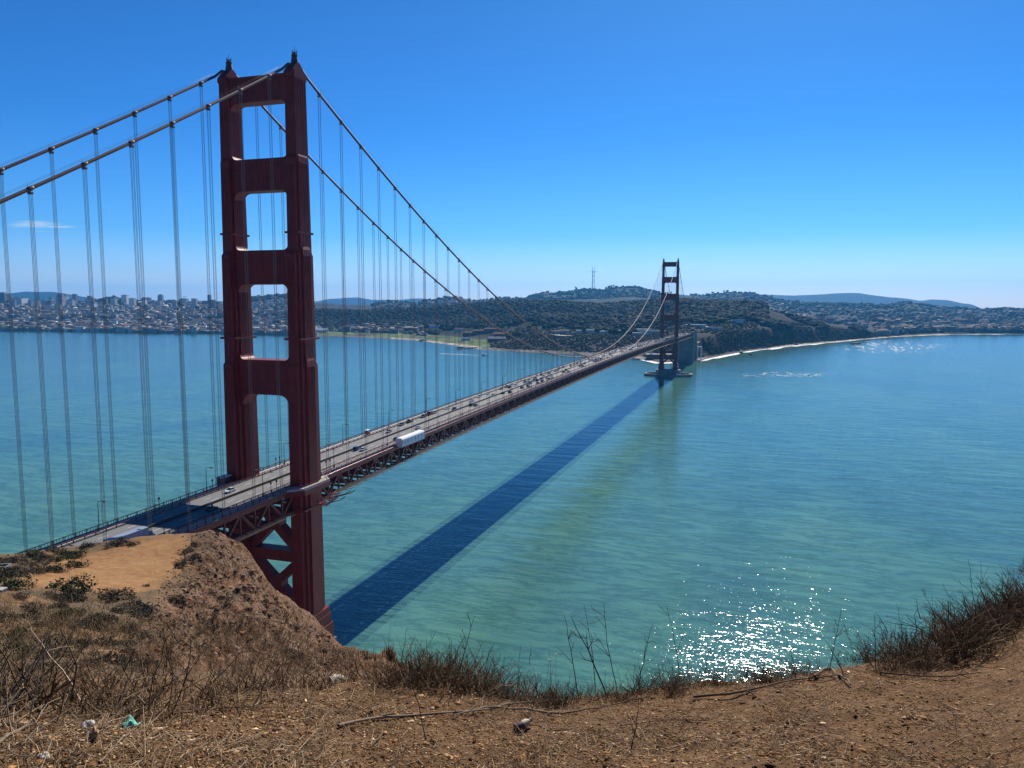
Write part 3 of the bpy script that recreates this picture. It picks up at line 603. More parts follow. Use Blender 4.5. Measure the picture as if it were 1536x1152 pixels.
for i, (u, v, wm, dm, hm, rot, wa, ro, lab, gb) in enumerate([
 (266, 478.5, 46, 40, 17, .2, M_WB, M_GR, 'domed rotunda hall among trees on the bay shore', False),
 (706, 503.5, 60, 16, 11, .25, M_BRK, M_RR, 'long brick barracks with red roof left of the lawn', True), (722, 500.5, 60, 16, 11, .25, M_BRK, M_RR, 'second long brick barracks above the lawn', True), (738, 498, 58, 16, 11, .25, M_BRK, M_RR, 'upper brick barracks with red roof on the slope', True), (752, 506, 56, 18, 12, .3, M_BRK, M_RR, 'brick barracks at the edge of the dark wood', True),
 (690, 497, 44, 14, 9, .1, M_WB, M_RR, 'white barracks with red roof above the lawn', True), (745, 512, 60, 22, 9, .25, M_BRK, M_GR, 'low wide shed beside the bright lawn', True), (700, 511, 34, 14, 8, .2, M_WB, M_GR, 'low pale station building behind the beach', True),
 (833, 500, 14, 12, 7, .3, M_WB, M_RR, 'first white cottage in the row under the wood', True), (838, 499.7, 14, 12, 7, .3, M_WB, M_RR, 'second white cottage in the row under the wood', True), (843.5, 499.5, 14, 12, 7, .3, M_WB, M_RR, 'third white cottage in the row under the wood', True), (849, 499.4, 14, 12, 7, .3, M_WB, M_RR, 'last white cottage in the row under the wood', True),
 (867, 499.5, 18, 12, 7, .2, M_WB, M_GR, 'single white cottage left of the near tower span dip', True), (884, 499, 26, 14, 8, .1, M_WB, M_GR, 'white gabled house under the dark wood', True), (902, 501, 16, 12, 7, .4, M_WB, M_GR, 'small white house near the pale roofs', True),
 (917, 500.6, 62, 18, 8, .1, M_WB, M_WB, 'long white roofed building left of the far tower', False), (935, 499.6, 70, 18, 8, .1, M_WB, M_WB, 'second long white roofed building by the toll plaza', False), (952, 497.6, 44, 20, 9, .2, M_WB, M_WB, 'white building just above the bridge approach', False), (968, 498, 60, 16, 8, .2, M_WB, M_WB, 'white flat building left beside the far tower leg', False), (957, 503, 40, 16, 7, .1, M_WB, M_WB, 'lower white building near the approach road', False), (978, 501, 50, 16, 8, .1, M_WB, M_GR, 'pale building between the far tower legs', False), (951, 480, 44, 16, 10, .0, M_WB, M_RR, 'pale building in the clearing high in the wood', True), (972, 479, 34, 16, 10, .1, M_WB, M_RR, 'second pale building in the wood clearing', True), (1004, 478, 26, 14, 9, .1, M_WB, M_GR, 'pale house in the wood seen inside the far tower', True),
 (1040, 490.5, 60, 14, 6, .3, M_WB, M_WB, 'white building on the bluff right of the far tower', False), (1062, 494, 70, 14, 6, -.1, M_WB, M_CONC, 'low pale battery on the bluff top', False), (1090, 482.5, 90, 12, 6, -.2, M_WB, M_CONC, 'long low pale building high on the ocean bluff', False), (1138, 474, 20, 14, 8, .1, M_WB, M_GR, 'small pale house on the dark ridge end', True),
 (483, 499, 70, 26, 12, .1, M_WB, M_WB, 'white pier shed on the shore behind the near tower', True), (540, 494.5, 70, 20, 9, .1, M_WB, M_GR, 'pale shed behind the bayfront grass', True), (556, 497, 60, 18, 8, .1, M_WB, M_RR, 'red roofed shed behind the bayfront grass', True), (600, 487, 50, 16, 10, .1, M_WB, M_GR, 'pale hospital block in the trees', False), (608, 491, 24, 14, 8, .4, M_WB, M_GR, 'white gabled house in the trees', True), (655, 491, 60, 10, 8, .1, M_WB, M_GR, 'pale barracks row in the trees', True), (1164, 466, 30, 14, 14, .2, M_WB, M_WB, 'white house block bright on the right hand slope', False)]):
    r = low_building(u, v, wm, dm, hm, rot, wa, ro, 'building', lab, gb)
    if i == 0 and r:
        m = MB(); m.lathe([(15, 17.8), (14.5, 22), (12.5, 27), (8, 31.5), (3, 33.5), (.5, 34)], 16); m.build('dome', simple('dome_paint', (.5, .44, .38), .7, .1, .2), r, smooth=True)

def land_px(u, v):
    for k in np.linspace(1.2, 8, 500):
        q = land_at(np.array([float(u)]), np.array([k]))[0]; dd = q - CAM
        if 576 - FPX*np.dot(dd, np.array(_up))/np.dot(dd, np.array(_fw)) <= v: return q
M_PAVE = simple('pale_paving', (.42, .40, .37), .9, .15, .05, vec='Position')
def paving(pts, wid, label):
    Q = [land_px(*q) for q in pts]; Q = np.array([q for q in Q if q is not None]); tt = np.linspace(0, len(Q)-1, 14); P_ = np.stack([np.interp(tt, np.arange(len(Q)), Q[:, i]) for i in range(3)], 1); V = []
    for i in range(len(P_)):
        d = P_[min(i+1, 13)]-P_[max(i-1, 0)]; nn = np.array([-d[1], d[0], 0]); nn /= np.linalg.norm(nn)+1e-9
        for e in (-1, 1): V.append(P_[i] + nn*e*wid/2 + np.array([0, 0, 3.0]))
    ids = np.arange(len(V)).reshape(-1, 2); o = mesh_np('road', np.array(V), np.stack([ids[:-1, 0], ids[1:, 0], ids[1:, 1], ids[:-1, 1]], -1), M_PAVE); tag(o, label, 'road', kind='structure')
paving([(905,499.5),(925,501.5),(950,501),(985,498.5)], 34, 'pale paved plaza left of the far tower'); paving([(832,503.5),(845,504.8),(856,504.5)], 26, 'pale lot under the row of cottages'); paving([(1040,488),(1052,491),(1066,494.5)], 22, 'pale road on the bluff right of the far tower'); paving([(1080,483.5),(1095,482),(1112,481.5)], 22, 'pale road high on the ocean bluff'); paving([(950,478),(975,480)], 24, 'pale clearing in the dark wood')
# lattice broadcasting tower on the crest
pb = at_r(889.5, 440, 8330); pb[2] = land_at(np.array([889.5]), np.array([7.9]))[0][2] - 6
st = empty('broadcast_tower', pb); tag(st, 'tall three legged red and white lattice broadcasting tower on the crest', 'tower')
HT = at_r(889.5, 398.5, 8330)[2] - pb[2]
M_RW, t_, b_ = newmat('red_white_bands'); wv_ = t_.nodes.new("ShaderNodeTexWave"); wv_.bands_direction = 'Z'; wv_.inputs['Scale'].default_value = .008; t_.links.new(coord(t_, 'Object'), wv_.inputs[0]); t_.links.new(ramp(t_, wv_.outputs[1], [(.49, (.32, .09, .06)), (.51, (.5, .5, .5))]), b_.inputs[0])
lev = [(0, 23), (.10, 20), (.36, 14.5), (.58, 11), (.70, 12.5), (.76, 15)]
for q in range(3):
    a = 2.0944*q + .35; m = MB(); pts = [(rr*math.cos(a), rr*math.sin(a), f*HT) for f, rr in lev]
    m.tube(pts, [2.4]*len(pts), 5); m.tube([pts[-1], (15*math.cos(a), 15*math.sin(a), HT*(.97 if q else 1.0))], [1.6, .8], 5); m.build('leg', M_RW, st)
for f, rr, t2 in ((.17, 20, 3.2), (.375, 15.5, 4.5), (.585, 12.5, 4.5), (.755, 19, 4.5), (.68, 13, 3)):
    m = MB(); cs = [(rr*math.cos(2.0944*q+.35), rr*math.sin(2.0944*q+.35), f*HT) for q in range(3)]
    for q in range(3): m.bar(cs[q], cs[(q+1) % 3], 3.2, t2)
    m.build('platform', M_RW, st)
m = MB(); m.bar((-62, 0, HT*.765), (58, 0, HT*.765), 1.6, 1.6); m.build('antenna_arm', M_RW, st)

# fort, anchorage pylons, little pier frame at the south end of the bridge
def fort():
    r = empty('brick_fort', (-62, 1705, 0), R(8)); tag(r, 'low brick fort beside the foot of the far bridge end', 'fort')
    m = MB(); m.box(-42, 36, -24, 24, -2, 13.5); m.build('wall', M_BRK, r)
    m = MB(); m.box(-43, 37, -25, 25, 13.5, 14.6); m.box(-36, 30, -18, 18, 14.6, 15.1); m.build('roof', M_CONC, r)
    m = MB()
    for lv in (3.5, 8.5):
        for j in range(14): m = MB(); m.box(-39+j*5.4, -37+j*5.4, -24.12, -23.5, lv, lv+2.2); m.build('window', M_GLASS, r)
    m = MB(); m.lathe([(2, 15.1), (1.8, 22), (2.3, 22.2), (2.3, 24), (0.4, 26)], 8, (-30, -16, 0)); m.build('lighthouse', M_WB, r)
fort()
m = MB(); pts = [(-130,1700),(-70,1672),(-5,1668),(30,1690),(42,1800),(-20,1860),(-150,1850),(-190,1760)]
m.prism(pts, 'z', -3, 2.4); o = m.build('point_ground', simple('point_ground', (.17, .15, .13), .95, .3, .05, vec='Position'), fix=True); tag(o, 'flat stony point under the far bridge end', 'ground', kind='structure')
def pylon(y, zt, label, dep):
    r = empty('bridge_pylon', (0, y, 0)); tag(r, label, 'pylon')
    for s in (-1, 1):
        m = MB(); m.box(s*15-4.2, s*15+4.2, -dep/2, dep/2, -2, 66); m.box(s*15-3.4, s*15+3.4, -dep/2+1.2, dep/2-1.2, 66, zt)
        for q in (-1, 1): m.box(s*15+q*4.2-.4, s*15+q*4.2+.4, -dep/4, dep/4, 0, 60)
        m.build('shaft', M_CONC, r)
    m = MB(); m.box(-10.8, 10.8, -dep/2+1, dep/2-1, -2, 62); m.build('cross_wall', M_CONC, r)
pylon(1629, 74, 'tall concrete pylon at the landward end of the suspended span', 16)
pylon(1716, 76, 'second concrete pylon just behind the first at the far shore', 14)
r = empty('anchorage_house', (0, 1790, 0)); tag(r, 'concrete anchorage block behind the far pylons', 'anchorage'); m = MB(); m.box(-17, 17, -62, 60, -2, 40); m.build('wall', M_CONC, r); m = MB(); m.box(-17.6, 17.6, -62.6, 60.6, 40, 41.5); m.build('roof', M_CONC, r)
r = empty('viaduct_frame', (25.5, 1716, 0)); tag(r, 'small white concrete frame on the shore right of the far pylons', 'frame'); m = MB(); m.box(-5, -3.2, -3, 3, 3, 32); m.box(3.2, 5, -3, 3, 3, 32); m.build('post', M_WB, r); m = MB(); m.box(-6, 6, -3.4, 3.4, 32, 34.5); m.build('beam', M_WB, r)

# wharf, boats, buoy
pa = at_z(685, 523.5, 0); pb2 = at_z(716, 522.5, 0); dv = pb2-pa; L_ = np.linalg.norm(dv); r = empty('wharf', (pa+pb2)/2, math.atan2(dv[1], dv[0])); tag(r, 'long dark wooden wharf standing in the bay off the beach', 'wharf')
m = MB(); m.box(-L_/2, L_/2, -5, 5, 2.6, 4.2); m.build('deck', M_DARK, r); m = MB()
for j in range(13):
    for s in (-4, 4): m.box(-L_/2+3+j*(L_-6)/12-.5, -L_/2+3+j*(L_-6)/12+.5, s-.5, s+.5, -2, 2.6)
m.build('pile', M_DARK, r); m = MB(); m.box(-L_/2+4, -L_/2+20, -3, 3, 4.2, 7.2); m.prism([(-3.6, 7.2), (3.6, 7.2), (0, 9)], 'x', -L_/2+3.4, -L_/2+20.6); m.build('shed', M_DARK, r, fix=True)
def boat(u, v, L, label, hullm, rz, cabin=True):
    p = at_z(u, v, 0); r = empty('boat', p, rz); tag(r, label, 'boat'); m = MB(); W_ = L*.15
    s = [(-L/2, W_*.8, .0), (-L/6, W_, 0), (L/4, W_*.85, .05), (L*.42, W_*.4, .2), (L/2, .05, .35)]; n_ = len(s)
    for i in range(n_-1):
        for sg in (-1, 1):
            a, b2 = s[i], s[i+1]; z1 = L*.09; m.add([(a[0], sg*a[1]*.6, -.3), (b2[0], sg*b2[1]*.6, -.3), (b2[0], sg*b2[1], z1+b2[2]*2), (a[0], sg*a[1], z1+a[2]*2)], [(0,1,2,3)])
        m.add([(s[i][0], -s[i][1], L*.085+s[i][2]*2), (s[i+1][0], -s[i+1][1], L*.085+s[i+1][2]*2), (s[i+1][0], s[i+1][1], L*.085+s[i+1][2]*2), (s[i][0], s[i][1], L*.085+s[i][2]*2)], [(0,1,2,3)])
    m.add([(s[0][0], -s[0][1]*.6, -.3), (s[0][0], s[0][1]*.6, -.3), (s[0][0], s[0][1], L*.09), (s[0][0], -s[0][1], L*.09)], [(0,1,2,3)]); m.build('hull', hullm, r)
    if cabin:
        m = MB(); m.box(-L*.3, L*.12, -W_*.6, W_*.6, L*.085, L*.2); m.box(-L*.22, L*.02, -W_*.5, W_*.5, L*.2, L*.26); m.build('cabin', M_WHITE, r)
    return r
boat(727, 533.5, 22, 'small white motorboat trailing a long wake in the bay', M_WHITE, R(8))
boat(635, 511.5, 34, 'dark moored boat close to the bay beach', M_DARK, R(10))
boat(1213, 563.5, 9, 'tiny dark boat alone on the ocean side water', M_DARK, R(80))
pw0 = at_z(660, 530.5, 0.3); pw1 = at_z(726, 533.4, 0.3); dv = (pw1-pw0)/np.linalg.norm(pw1-pw0); nv = np.array([-dv[1], dv[0], 0]); vv = []; tt = []
for j in range(41):
    s = j/40; q = pw0 + (pw1-pw0)*s; wd = 2 + 9*(1-s)
    for e in (-1, 0, 1): vv.append(q + nv*e*wd + np.array([0, 0, .3])); tt.append((((.45 + .5*s) if e == 0 else .12),)*3 + (1,))
ids = np.arange(len(vv)).reshape(-1, 3); o = mesh_np('boat_wake', np.array(vv), np.stack([ids[:-1, :-1], ids[1:, :-1], ids[1:, 1:], ids[:-1, 1:]], -1).reshape(-1, 4), M_FOAM, attr={'tint': np.array(tt)}); tag(o, 'white wake streak behind the small motorboat', 'wake', kind='stuff')
def sea_rock(u, v, w_, h, label):
    p = at_z(u, v, 0); V = ICO_V*np.array([w_, w_*.7, h])*(1 + RNG.uniform(-.3, .3, (12, 1))); o = mesh_np('sea_rock', V, ICO_F, M_SROCK); o.location = p; tag(o, label, 'rock', 'rocks in the surf')
M_SROCK = simple('wet_rock', (.05, .045, .04), .8, .3, .1)
for a in ((1284, 516.5, 15, 9, 'dark rock standing in the surf of the ocean shore'), (1277.5, 514.8, 5, 4, 'small dark rock just left of the bigger surf rock'), (1190, 518, 16, 9, 'dark rock outcrop at the bend of the surf line'), (1181, 522.5, 5, 3, 'small rock below the bend of the surf line'), (1126, 532.8, 6, 5, 'dark rock at the left end of the surf line'), (1112, 530, 7, 5, 'low rock in the white surf at left')): sea_rock(*a)

# ------------------------------------------------------------------ the bridge
SPAN = 1280.2; SIDE = 343.0; XL = 13.72; ZT = 224.9; SAG = 143.4
def road_z(y):
    if y < 0: return 74.6 + .012*y
    if y > SPAN: return 74.6 - .012*(y-SPAN)
    return 74.6 + 5.2*(1 - ((y-640.1)/640.1)**2)
def cable_z(y):
    if y < 0: s = -y; return ZT - .569*s + .000227*s*s
    if y > SPAN: s = y-SPAN; return ZT - .569*s + .000227*s*s
    t = y/SPAN; return ZT - 4*SAG*t*(1-t)
bridge = empty('suspension_bridge', (0, 0, 0)); tag(bridge, 'long red suspension bridge crossing the strait from headland to far shore', 'bridge')

# tower
SECT = [(192.5, 221.5, [(1.95, 3.55)]), (160.0, 192.5, [(2.35, 3.0), (1.75, 4.5)]), (120.2, 160.0, [(2.95, 2.55), (2.35, 4.2), (1.7, 5.8)]), (22.0, 120.2, [(3.45, 2.65), (2.75, 4.7), (2.0, 6.7)])]
def make_tower(y0, base_lo):
    tw = empty('tower', (0, y0, 0), 0, bridge)
    for s in (-1, 1):
        m = MB(); cx = s*XL
        for i, (z0, z1, rects) in enumerate(SECT):
            z0b = base_lo if i == 3 else z0
            for j, (a, d) in enumerate(rects):
                e = .0 if i == 3 else 0
                zt = z1 - .9*j if i else z1
                zb = z0b - (0 if i == 3 else 1.0)
                bx = .45 if i == 3 else .18         # slight batter
                m.add([(cx-a-bx, -d-bx, zb), (cx+a+bx, -d-bx, zb), (cx+a+bx, d+bx, zb), (cx-a-bx, d+bx, zb), (cx-a, -d, zt), (cx+a, -d, zt), (cx+a, d, zt), (cx-a, d, zt)], [(0,3,2,1),(4,5,6,7),(0,1,5,4),(1,2,6,5),(2,3,7,6),(3,0,4,7)])
                # sloped cap at each set-back and vertical flutes on the outer faces
                if i:
                    m.add([(cx-a, -d, zt), (cx+a, -d, zt), (cx+a, d, zt), (cx-a, d, zt), (cx-a+.5, -d+.9, zt+1.6), (cx+a-.5, -d+.9, zt+1.6), (cx+a-.5, d-.9, zt+1.6), (cx-a+.5, d-.9, zt+1.6)], [(0,1,5,4),(1,2,6,5),(2,3,7,6),(3,0,4,7),(4,5,6,7)])
            a, d = rects[0]
            for q in range(-2, 3):
                for sg in (-1, 1):
                    yq = q*d*.38; m.box(cx+sg*(a+.1)-.14, cx+sg*(a+.1)+.14, yq-.11, yq+.11, z0b + 1, z1 - 2.2)
            a, d = rects[-1]
            for q in (-1, 0, 1):
                for sg in (-1, 1):
                    xq = cx+q*a*.6; m.box(xq-.11, xq+.11, sg*(d+.1)-.14, sg*(d+.1)+.14, z0b + 1, z1 - 3.2)
            # maintenance collar bands
        for zc, ex, ey in ((166, 2.75, 4.9), (128.2, 3.4, 6.2), (66, 3.9, 7.1)): m.box(cx-ex, cx+ex, -ey, ey, zc-.35, zc+.35)
        # stepped base
        if base_lo < 22:
            for q, (ex, ey, z0, z1) in enumerate(((5.0, 8.6, base_lo-1, base_lo+5.5), (4.5, 7.8, base_lo+5.5, base_lo+9.5), (4.2, 7.3, base_lo+9.5, base_lo+12))): m.box(cx-ex, cx+ex, -ey, ey, z0, z1)
        m.build('leg', M_STEEL, tw)
        # saddle housing, curved down to north and south, with a stepped beacon on it
        m = MB(); pr = [(-4.7, 219.2)]
        for k in range(13):
            t = -1 + k/6; pr.append((t*4.7, 220.6 + 4.2*(1-abs(t)**1.4)))
        pr.append((4.7, 219.2)); m.prism(pr, 'x', cx-1.6, cx+1.6)
        m.box(cx-2.05, cx+2.05, -3.65, 3.65, 219.0, 221.55)
        sh = m.build('saddle_housing', M_STEEL, tw, fix=True)
        m = MB(); m.lathe([(1.45, 223.9), (1.2, 225.6), (.95, 227.0), (1.15, 227.1), (1.15, 227.4), (.45, 227.5), (.4, 228.4), (.05, 228.5)], 10, (cx, 0, 0))
        for q in range(4): m.bar((cx+.9*math.cos(q*1.57), .9*math.sin(q*1.57), 227.3), (cx+.95*math.cos(q*1.57), .95*math.sin(q*1.57), 228.9), .16)
        m.bar((cx, 0, 228.3), (cx, 0, 230.2), .1); m.build('beacon', M_DARK, tw)
    # portal struts with stepped corner brackets
    def strut(z0, z1, xi_lo, xi_hi, dy, name='portal_strut', top=False, rise=2.6):
        m = MB(); xi = xi_lo; B = []
        T = XL - 1
        # lower edge: rounded stepped brackets down to the legs
        for k in range(6):
            a = k/5*math.pi/2; B.append((-xi_lo + rise*(1-math.cos(a)) - .0, z0 - rise*(1-math.sin(a))))
        # go left->right along bottom
        bot = [(-T, z0-rise-.01)] + B + [(-p[0], p[1]) for p in B[::-1]] + [(T, z0-rise-.01)]
        if top: up = [(T, z1)] + [(xi_hi - t*xi_hi*2, z1 - 1.0*(1-abs(1-2*t)**2)) for t in np.linspace(0, 1, 9)] + [(-T, z1)]
        else:
            U = []; rr = 1.9
            for k in range(6):
                a = k/5*math.pi/2; U.append((xi_hi - rr*(1-math.cos(a)), z1 + rr*(1-math.sin(a))))
            up = [(T, z1+rr+.01)] + U + [(-p[0], p[1]) for p in U[::-1]] + [(-T, z1+rr+.01)]
        m.prism(bot + up, 'y', -dy, dy)
        for q in range(-7, 8):
            for sg in (-1, 1): m.box(q*1.28-.10, q*1.28+.10, sg*(dy+.04)-.10, sg*(dy+.04)+.10, z0+1.0, z1-1.2)
        for sg in (-1, 1):
            m.box(-xi_lo+.3, xi_lo-.3, sg*(dy+.16)-.2, sg*(dy+.16)+.2, z0+.1, z0+.9); m.box(-xi_lo+.3, xi_lo-.3, sg*(dy+.16)-.2, sg*(dy+.16)+.2, z1-1.1, z1-.3)
        m.build(name, M_STEEL, tw, fix=True)
    strut(212.0, 221.2, 11.6, 11.6, 2.6, top=True, rise=2.4)
    strut(181.0, 192.3, 11.0, 11.6, 2.9, rise=2.6)
    strut(147.8, 160.0, 10.5, 11.0, 3.3, rise=2.8)
    strut(107.5, 120.3, 10.0, 10.5, 3.8, rise=4.0)
    # bracing below the roadway
    m = MB(); m.box(-10.4, 10.4, -2.6, 2.6, 44.6, 48.8); m.build('portal_strut', M_STEEL, tw)
    for (za, zb) in ((48.5, 69.5), (25.5, 44.8)):
        m = MB(); zc = (za+zb)/2
        for s in (-1, 1):
            m.bar((-10.6*s, 0, za), (10.6*s, 0, zb), 4.2, 3.0)
        m.cbox((0, 0, zc), 6.4, 4.4, 5.4); m.build('cross_brace', M_STEEL, tw)
    # walkway bulging round the outside of each leg
    for s in (-1, 1):
        z = road_z(y0); m = MB(); x0, x1 = s*12.6, s*18.6
        poly = [(x0, -13), (s*14.2, -13), (x1, -8.4), (x1, 8.4), (s*14.2, 13), (x0, 13)]
        m.prism(poly, 'z', z-.55, z+.25); wkw = m.build('leg_walkway', M_WALK, tw, fix=True)
        m = MB(); m.prism([(p[0]+(.25*s if abs(p[0]) > 13 else 0), p[1]*1.012) for p in poly], 'z', z-2.4, z-.57)
        o1 = poly[1:5]
        for i in range(3):
            a, b2 = o1[i], o1[i+1]; m.bar((a[0], a[1], z+1.4), (b2[0], b2[1], z+1.4), .14)
            nseg = max(2, int(math.dist(a, b2)/1.1))
            for j in range(nseg+1):
                t = j/nseg; m.bar((a[0]+(b2[0]-a[0])*t, a[1]+(b2[1]-a[1])*t, z+.2), (a[0]+(b2[0]-a[0])*t, a[1]+(b2[1]-a[1])*t, z+1.4), .1)
        m.build('walkway_railing', M_TRUSS, tw, fix=True)
    return tw
tN = make_tower(0, 13.0); tS = make_tower(SPAN, 13.0)
m = MB(); m.prism([(-19.6, -9.4), (19.6, -9.4), (19.6, 9.4), (-19.6, 9.4)], 'z', -3, 12.2); m.build('pier', M_CONC, tN, fix=True)
m = MB(); m.prism([(-23, -10), (-17, -14), (17, -14), (23, -10), (23, 10), (17, 14), (-17, 14), (-23, 10)], 'z', -3, 12.2); m.build('pier', M_CONC, tS, fix=True)
m = MB(); ns = 48; o_ = []
for k in range(ns):
    a = 2*math.pi*k/ns; ex = (abs(math.cos(a))**.8)*math.copysign(1, math.cos(a)); ey = (abs(math.sin(a))**.8)*math.copysign(1, math.sin(a))
    for fx, z in ((1, -2), (1, 4.6), (.9, 4.6), (.9, -2)): m.v.append((47*ex*fx, 29*ey*(fx-.03), z))
for k in range(ns):
    for q in range(3):
        a, b2 = k*4+q, ((k+1) % ns)*4+q; m.f.append((a, b2, b2+1, a+1)); m.mi.append(0)
m.build('pier_fender', M_CONC, tS, fix=True)

# main cables with bands and hand ropes
PAN = 15.24
def band_ys():
    ys = [-PAN*k for k in range(1, 22)] + [PAN*k for k in range(1, 84)] + [SPAN + PAN*k for k in range(1, 22)]; return ys
for s in (-1, 1):
    m = MB(); ys = np.concatenate([np.arange(-SIDE, -4.9, 7.62), np.linspace(-4, 4, 5), np.arange(7.62, SPAN-5, 7.62), SPAN + np.linspace(-4, 4, 5), np.arange(SPAN+7.62, SPAN+SIDE, 7.62)])
    def cz(y):
        for c in (0, SPAN):
            if abs(y-c) < 5: e = abs(y-c); return cable_z(c+math.copysign(5, y-c))*.5 + .5*cable_z(c) - .0 + (1-e/5)*.6 - .2
        return cable_z(y)
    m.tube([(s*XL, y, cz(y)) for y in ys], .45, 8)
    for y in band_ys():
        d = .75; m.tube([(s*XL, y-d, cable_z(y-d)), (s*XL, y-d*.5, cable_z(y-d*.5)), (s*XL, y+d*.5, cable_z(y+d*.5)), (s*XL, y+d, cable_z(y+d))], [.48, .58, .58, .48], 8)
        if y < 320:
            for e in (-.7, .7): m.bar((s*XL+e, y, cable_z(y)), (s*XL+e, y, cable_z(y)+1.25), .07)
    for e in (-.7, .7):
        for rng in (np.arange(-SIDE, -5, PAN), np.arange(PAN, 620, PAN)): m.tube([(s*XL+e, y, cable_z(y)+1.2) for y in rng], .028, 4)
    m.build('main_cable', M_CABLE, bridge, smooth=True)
# suspenders: the nearest hundred as parts, the others as one mass
sus = []
for s in (-1, 1):
    for y in band_ys():
        z1 = cable_z(y) - .4; z0 = road_z(y) - 1.0
        if z1 - z0 > .8: sus.append((math.dist((s*XL, y), CAM[:2]), s, y, z0, z1))
sus.sort()
def sus_shape(m, s, y, z0, z1):
    for ex, ey in ((-.40, -.16), (.40, -.16), (-.40, .16), (.40, .16)): m.bar((s*XL+ex, y+ey, z0), (s*XL+ex, y+ey, z1), .068)
for d_, s, y, z0, z1 in sus[:100]:
    m = MB(); sus_shape(m, s, y, z0, z1); m.cbox((s*XL, y, z1-.6), 1.1, .7, .5); m.build('suspender', M_ROPE, bridge)
m = MB()
for d_, s, y, z0, z1 in sus[100:]: sus_shape(m, s, y, z0, z1)
o = m.build('suspender', M_ROPE, bridge); o['kind'] = 'stuff'

# deck: road, walkways, railings, trusses
YS = np.arange(-SIDE, SPAN+SIDE+1, PAN/2)
def strip(name, x0, x1, dz0, dz1, mat, ys=None, parent=bridge):
    m = MB(); ys = YS if ys is None else ys; vs = []; fs = []
    for y in ys: z = road_z(y); vs += [(x0, y, z+dz0), (x1, y, z+dz0), (x1, y, z+dz1), (x0, y, z+dz1)]
    for i in range(len(ys)-1):
        for k in range(4): a, b2 = i*4+k, i*4+(k+1) % 4; fs.append((a, b2, b2+4, a+4))
    fs += [(0, 3, 2, 1), tuple(len(vs)-4+k for k in range(4))]; m.add(vs, fs); return m, name, mat, parent
def bstrip(*a, **k): m, n_, mt, p_ = strip(*a, **k); return m.build(n_, mt, p_, fix=True)
bstrip('roadway', -9.5, 9.5, -.6, 0, M_ASPH)
for s in (-1, 1): bstrip('walkway', min(s*9.9, s*13.1), max(s*9.9, s*13.1), -.3, .28, M_WALK)
bstrip('median_barrier', -.24, .24, -.02, .82, M_DARK)
m = MB()
for x in (-6.35, -3.2, 3.2, 6.35):
    for y in np.arange(-SIDE+4, SPAN+SIDE-8, 11.0): z = road_z(y+1.8); m.add([(x-.09, y, road_z(y)+.006), (x+.09, y, road_z(y)+.006), (x+.09, y+3.6, road_z(y+3.6)+.006), (x-.09, y+3.6, road_z(y+3.6)+.006)], [(0,1,2,3)])
m.build('lane_marking', M_LINE, bridge)
for s in (-1, 1):
    m = MB()
    for x, dz, wv in ((9.7, .95, .22), (9.7, .5, .14)):
        for i in range(len(YS)-1): m.bar((s*x, YS[i], road_z(YS[i])+dz), (s*x, YS[i+1], road_z(YS[i+1])+dz), wv)
    for y in np.arange(-SIDE, SPAN+SIDE, 3.81): m.box(s*9.7-.12, s*9.7+.12, y-.1, y+.1, road_z(y)-.3, road_z(y)+1.0)
    m.build('road_guardrail', M_TRUSS, bridge)
    m = MB()
    for dz, wv in ((1.42, .17), (.42, .12)):
        for i in range(len(YS)-1): m.bar((s*13.15, YS[i], road_z(YS[i])+dz), (s*13.15, YS[i+1], road_z(YS[i+1])+dz), wv)
    yy = np.arange(-130, 420, .95) 
    for y in yy: m.box(s*13.15-.04, s*13.15+.04, y-.05, y+.05, road_z(y)+.2, road_z(y)+1.42)
    for y in np.arange(-SIDE, SPAN+SIDE, 3.81): m.box(s*13.15-.09, s*13.15+.09, y-.09, y+.09, road_z(y)-.3, road_z(y)+1.55)
    m.build('outer_railing', M_TRUSS, bridge)
    # rail added along the edge; its lighter red paints in the sun highlight
    m = MB(); m.tube([(s*14.05, y, road_z(y)-.22) for y in YS], .24, 8); m.build('highlight_rail', M_RAIL_LIT, bridge, smooth=True)
    # stiffening truss
    m = MB(); X = s*XL
    for i in range(len(YS)-1):
        y0, y1 = YS[i], YS[i+1]; a, b2 = road_z(y0), road_z(y1)
        m.bar((X, y0, a-1.0), (X, y1, b2-1.0), 1.0, 1.1); m.bar((X, y0, a-8.6), (X, y1, b2-8.6), 1.0, 1.0)
        m.bar((X, y0, a-1.4), (X, y0, a-8.2), .6, .6)
        if i % 2 == 0: m.bar((X, y0, a-1.3), (X, y1, b2-8.4), .85, .85)
        else: m.bar((X, y0, a-8.4), (X, y1, b2-1.3), .85, .85)
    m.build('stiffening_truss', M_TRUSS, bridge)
    # fascia girder under the rail that carries the painted sun highlight
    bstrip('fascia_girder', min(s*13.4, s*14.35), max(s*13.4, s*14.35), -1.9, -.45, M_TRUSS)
m = MB()
for i, y in enumerate(YS):
    z = road_z(y)
    if i % 2 == 0: m.box(-XL+.5, XL-.5, y-.3, y+.3, z-3.6, z-.62); m.bar((-XL+.5, y, z-3.5), (0, y, z-8.3), .7); m.bar((XL-.5, y, z-3.5), (0, y, z-8.3), .7)
    m.box(-XL+.5, XL-.5, y-.45, y+.45, z-9.0, z-8.2)
    if i < len(YS)-1: sg = 1 if i % 2 else -1; m.bar((-XL*sg, y, z-8.7), (XL*sg, YS[i+1], road_z(YS[i+1])-8.7), .9)
for x in (-8, -4, 0, 4, 8):
    for i in range(len(YS)-1): m.bar((x, YS[i], road_z(YS[i])-1.0), (x, YS[i+1], road_z(YS[i+1])-1.0), .35, .7)
m.build('floor_framing', M_TRUSS, bridge)
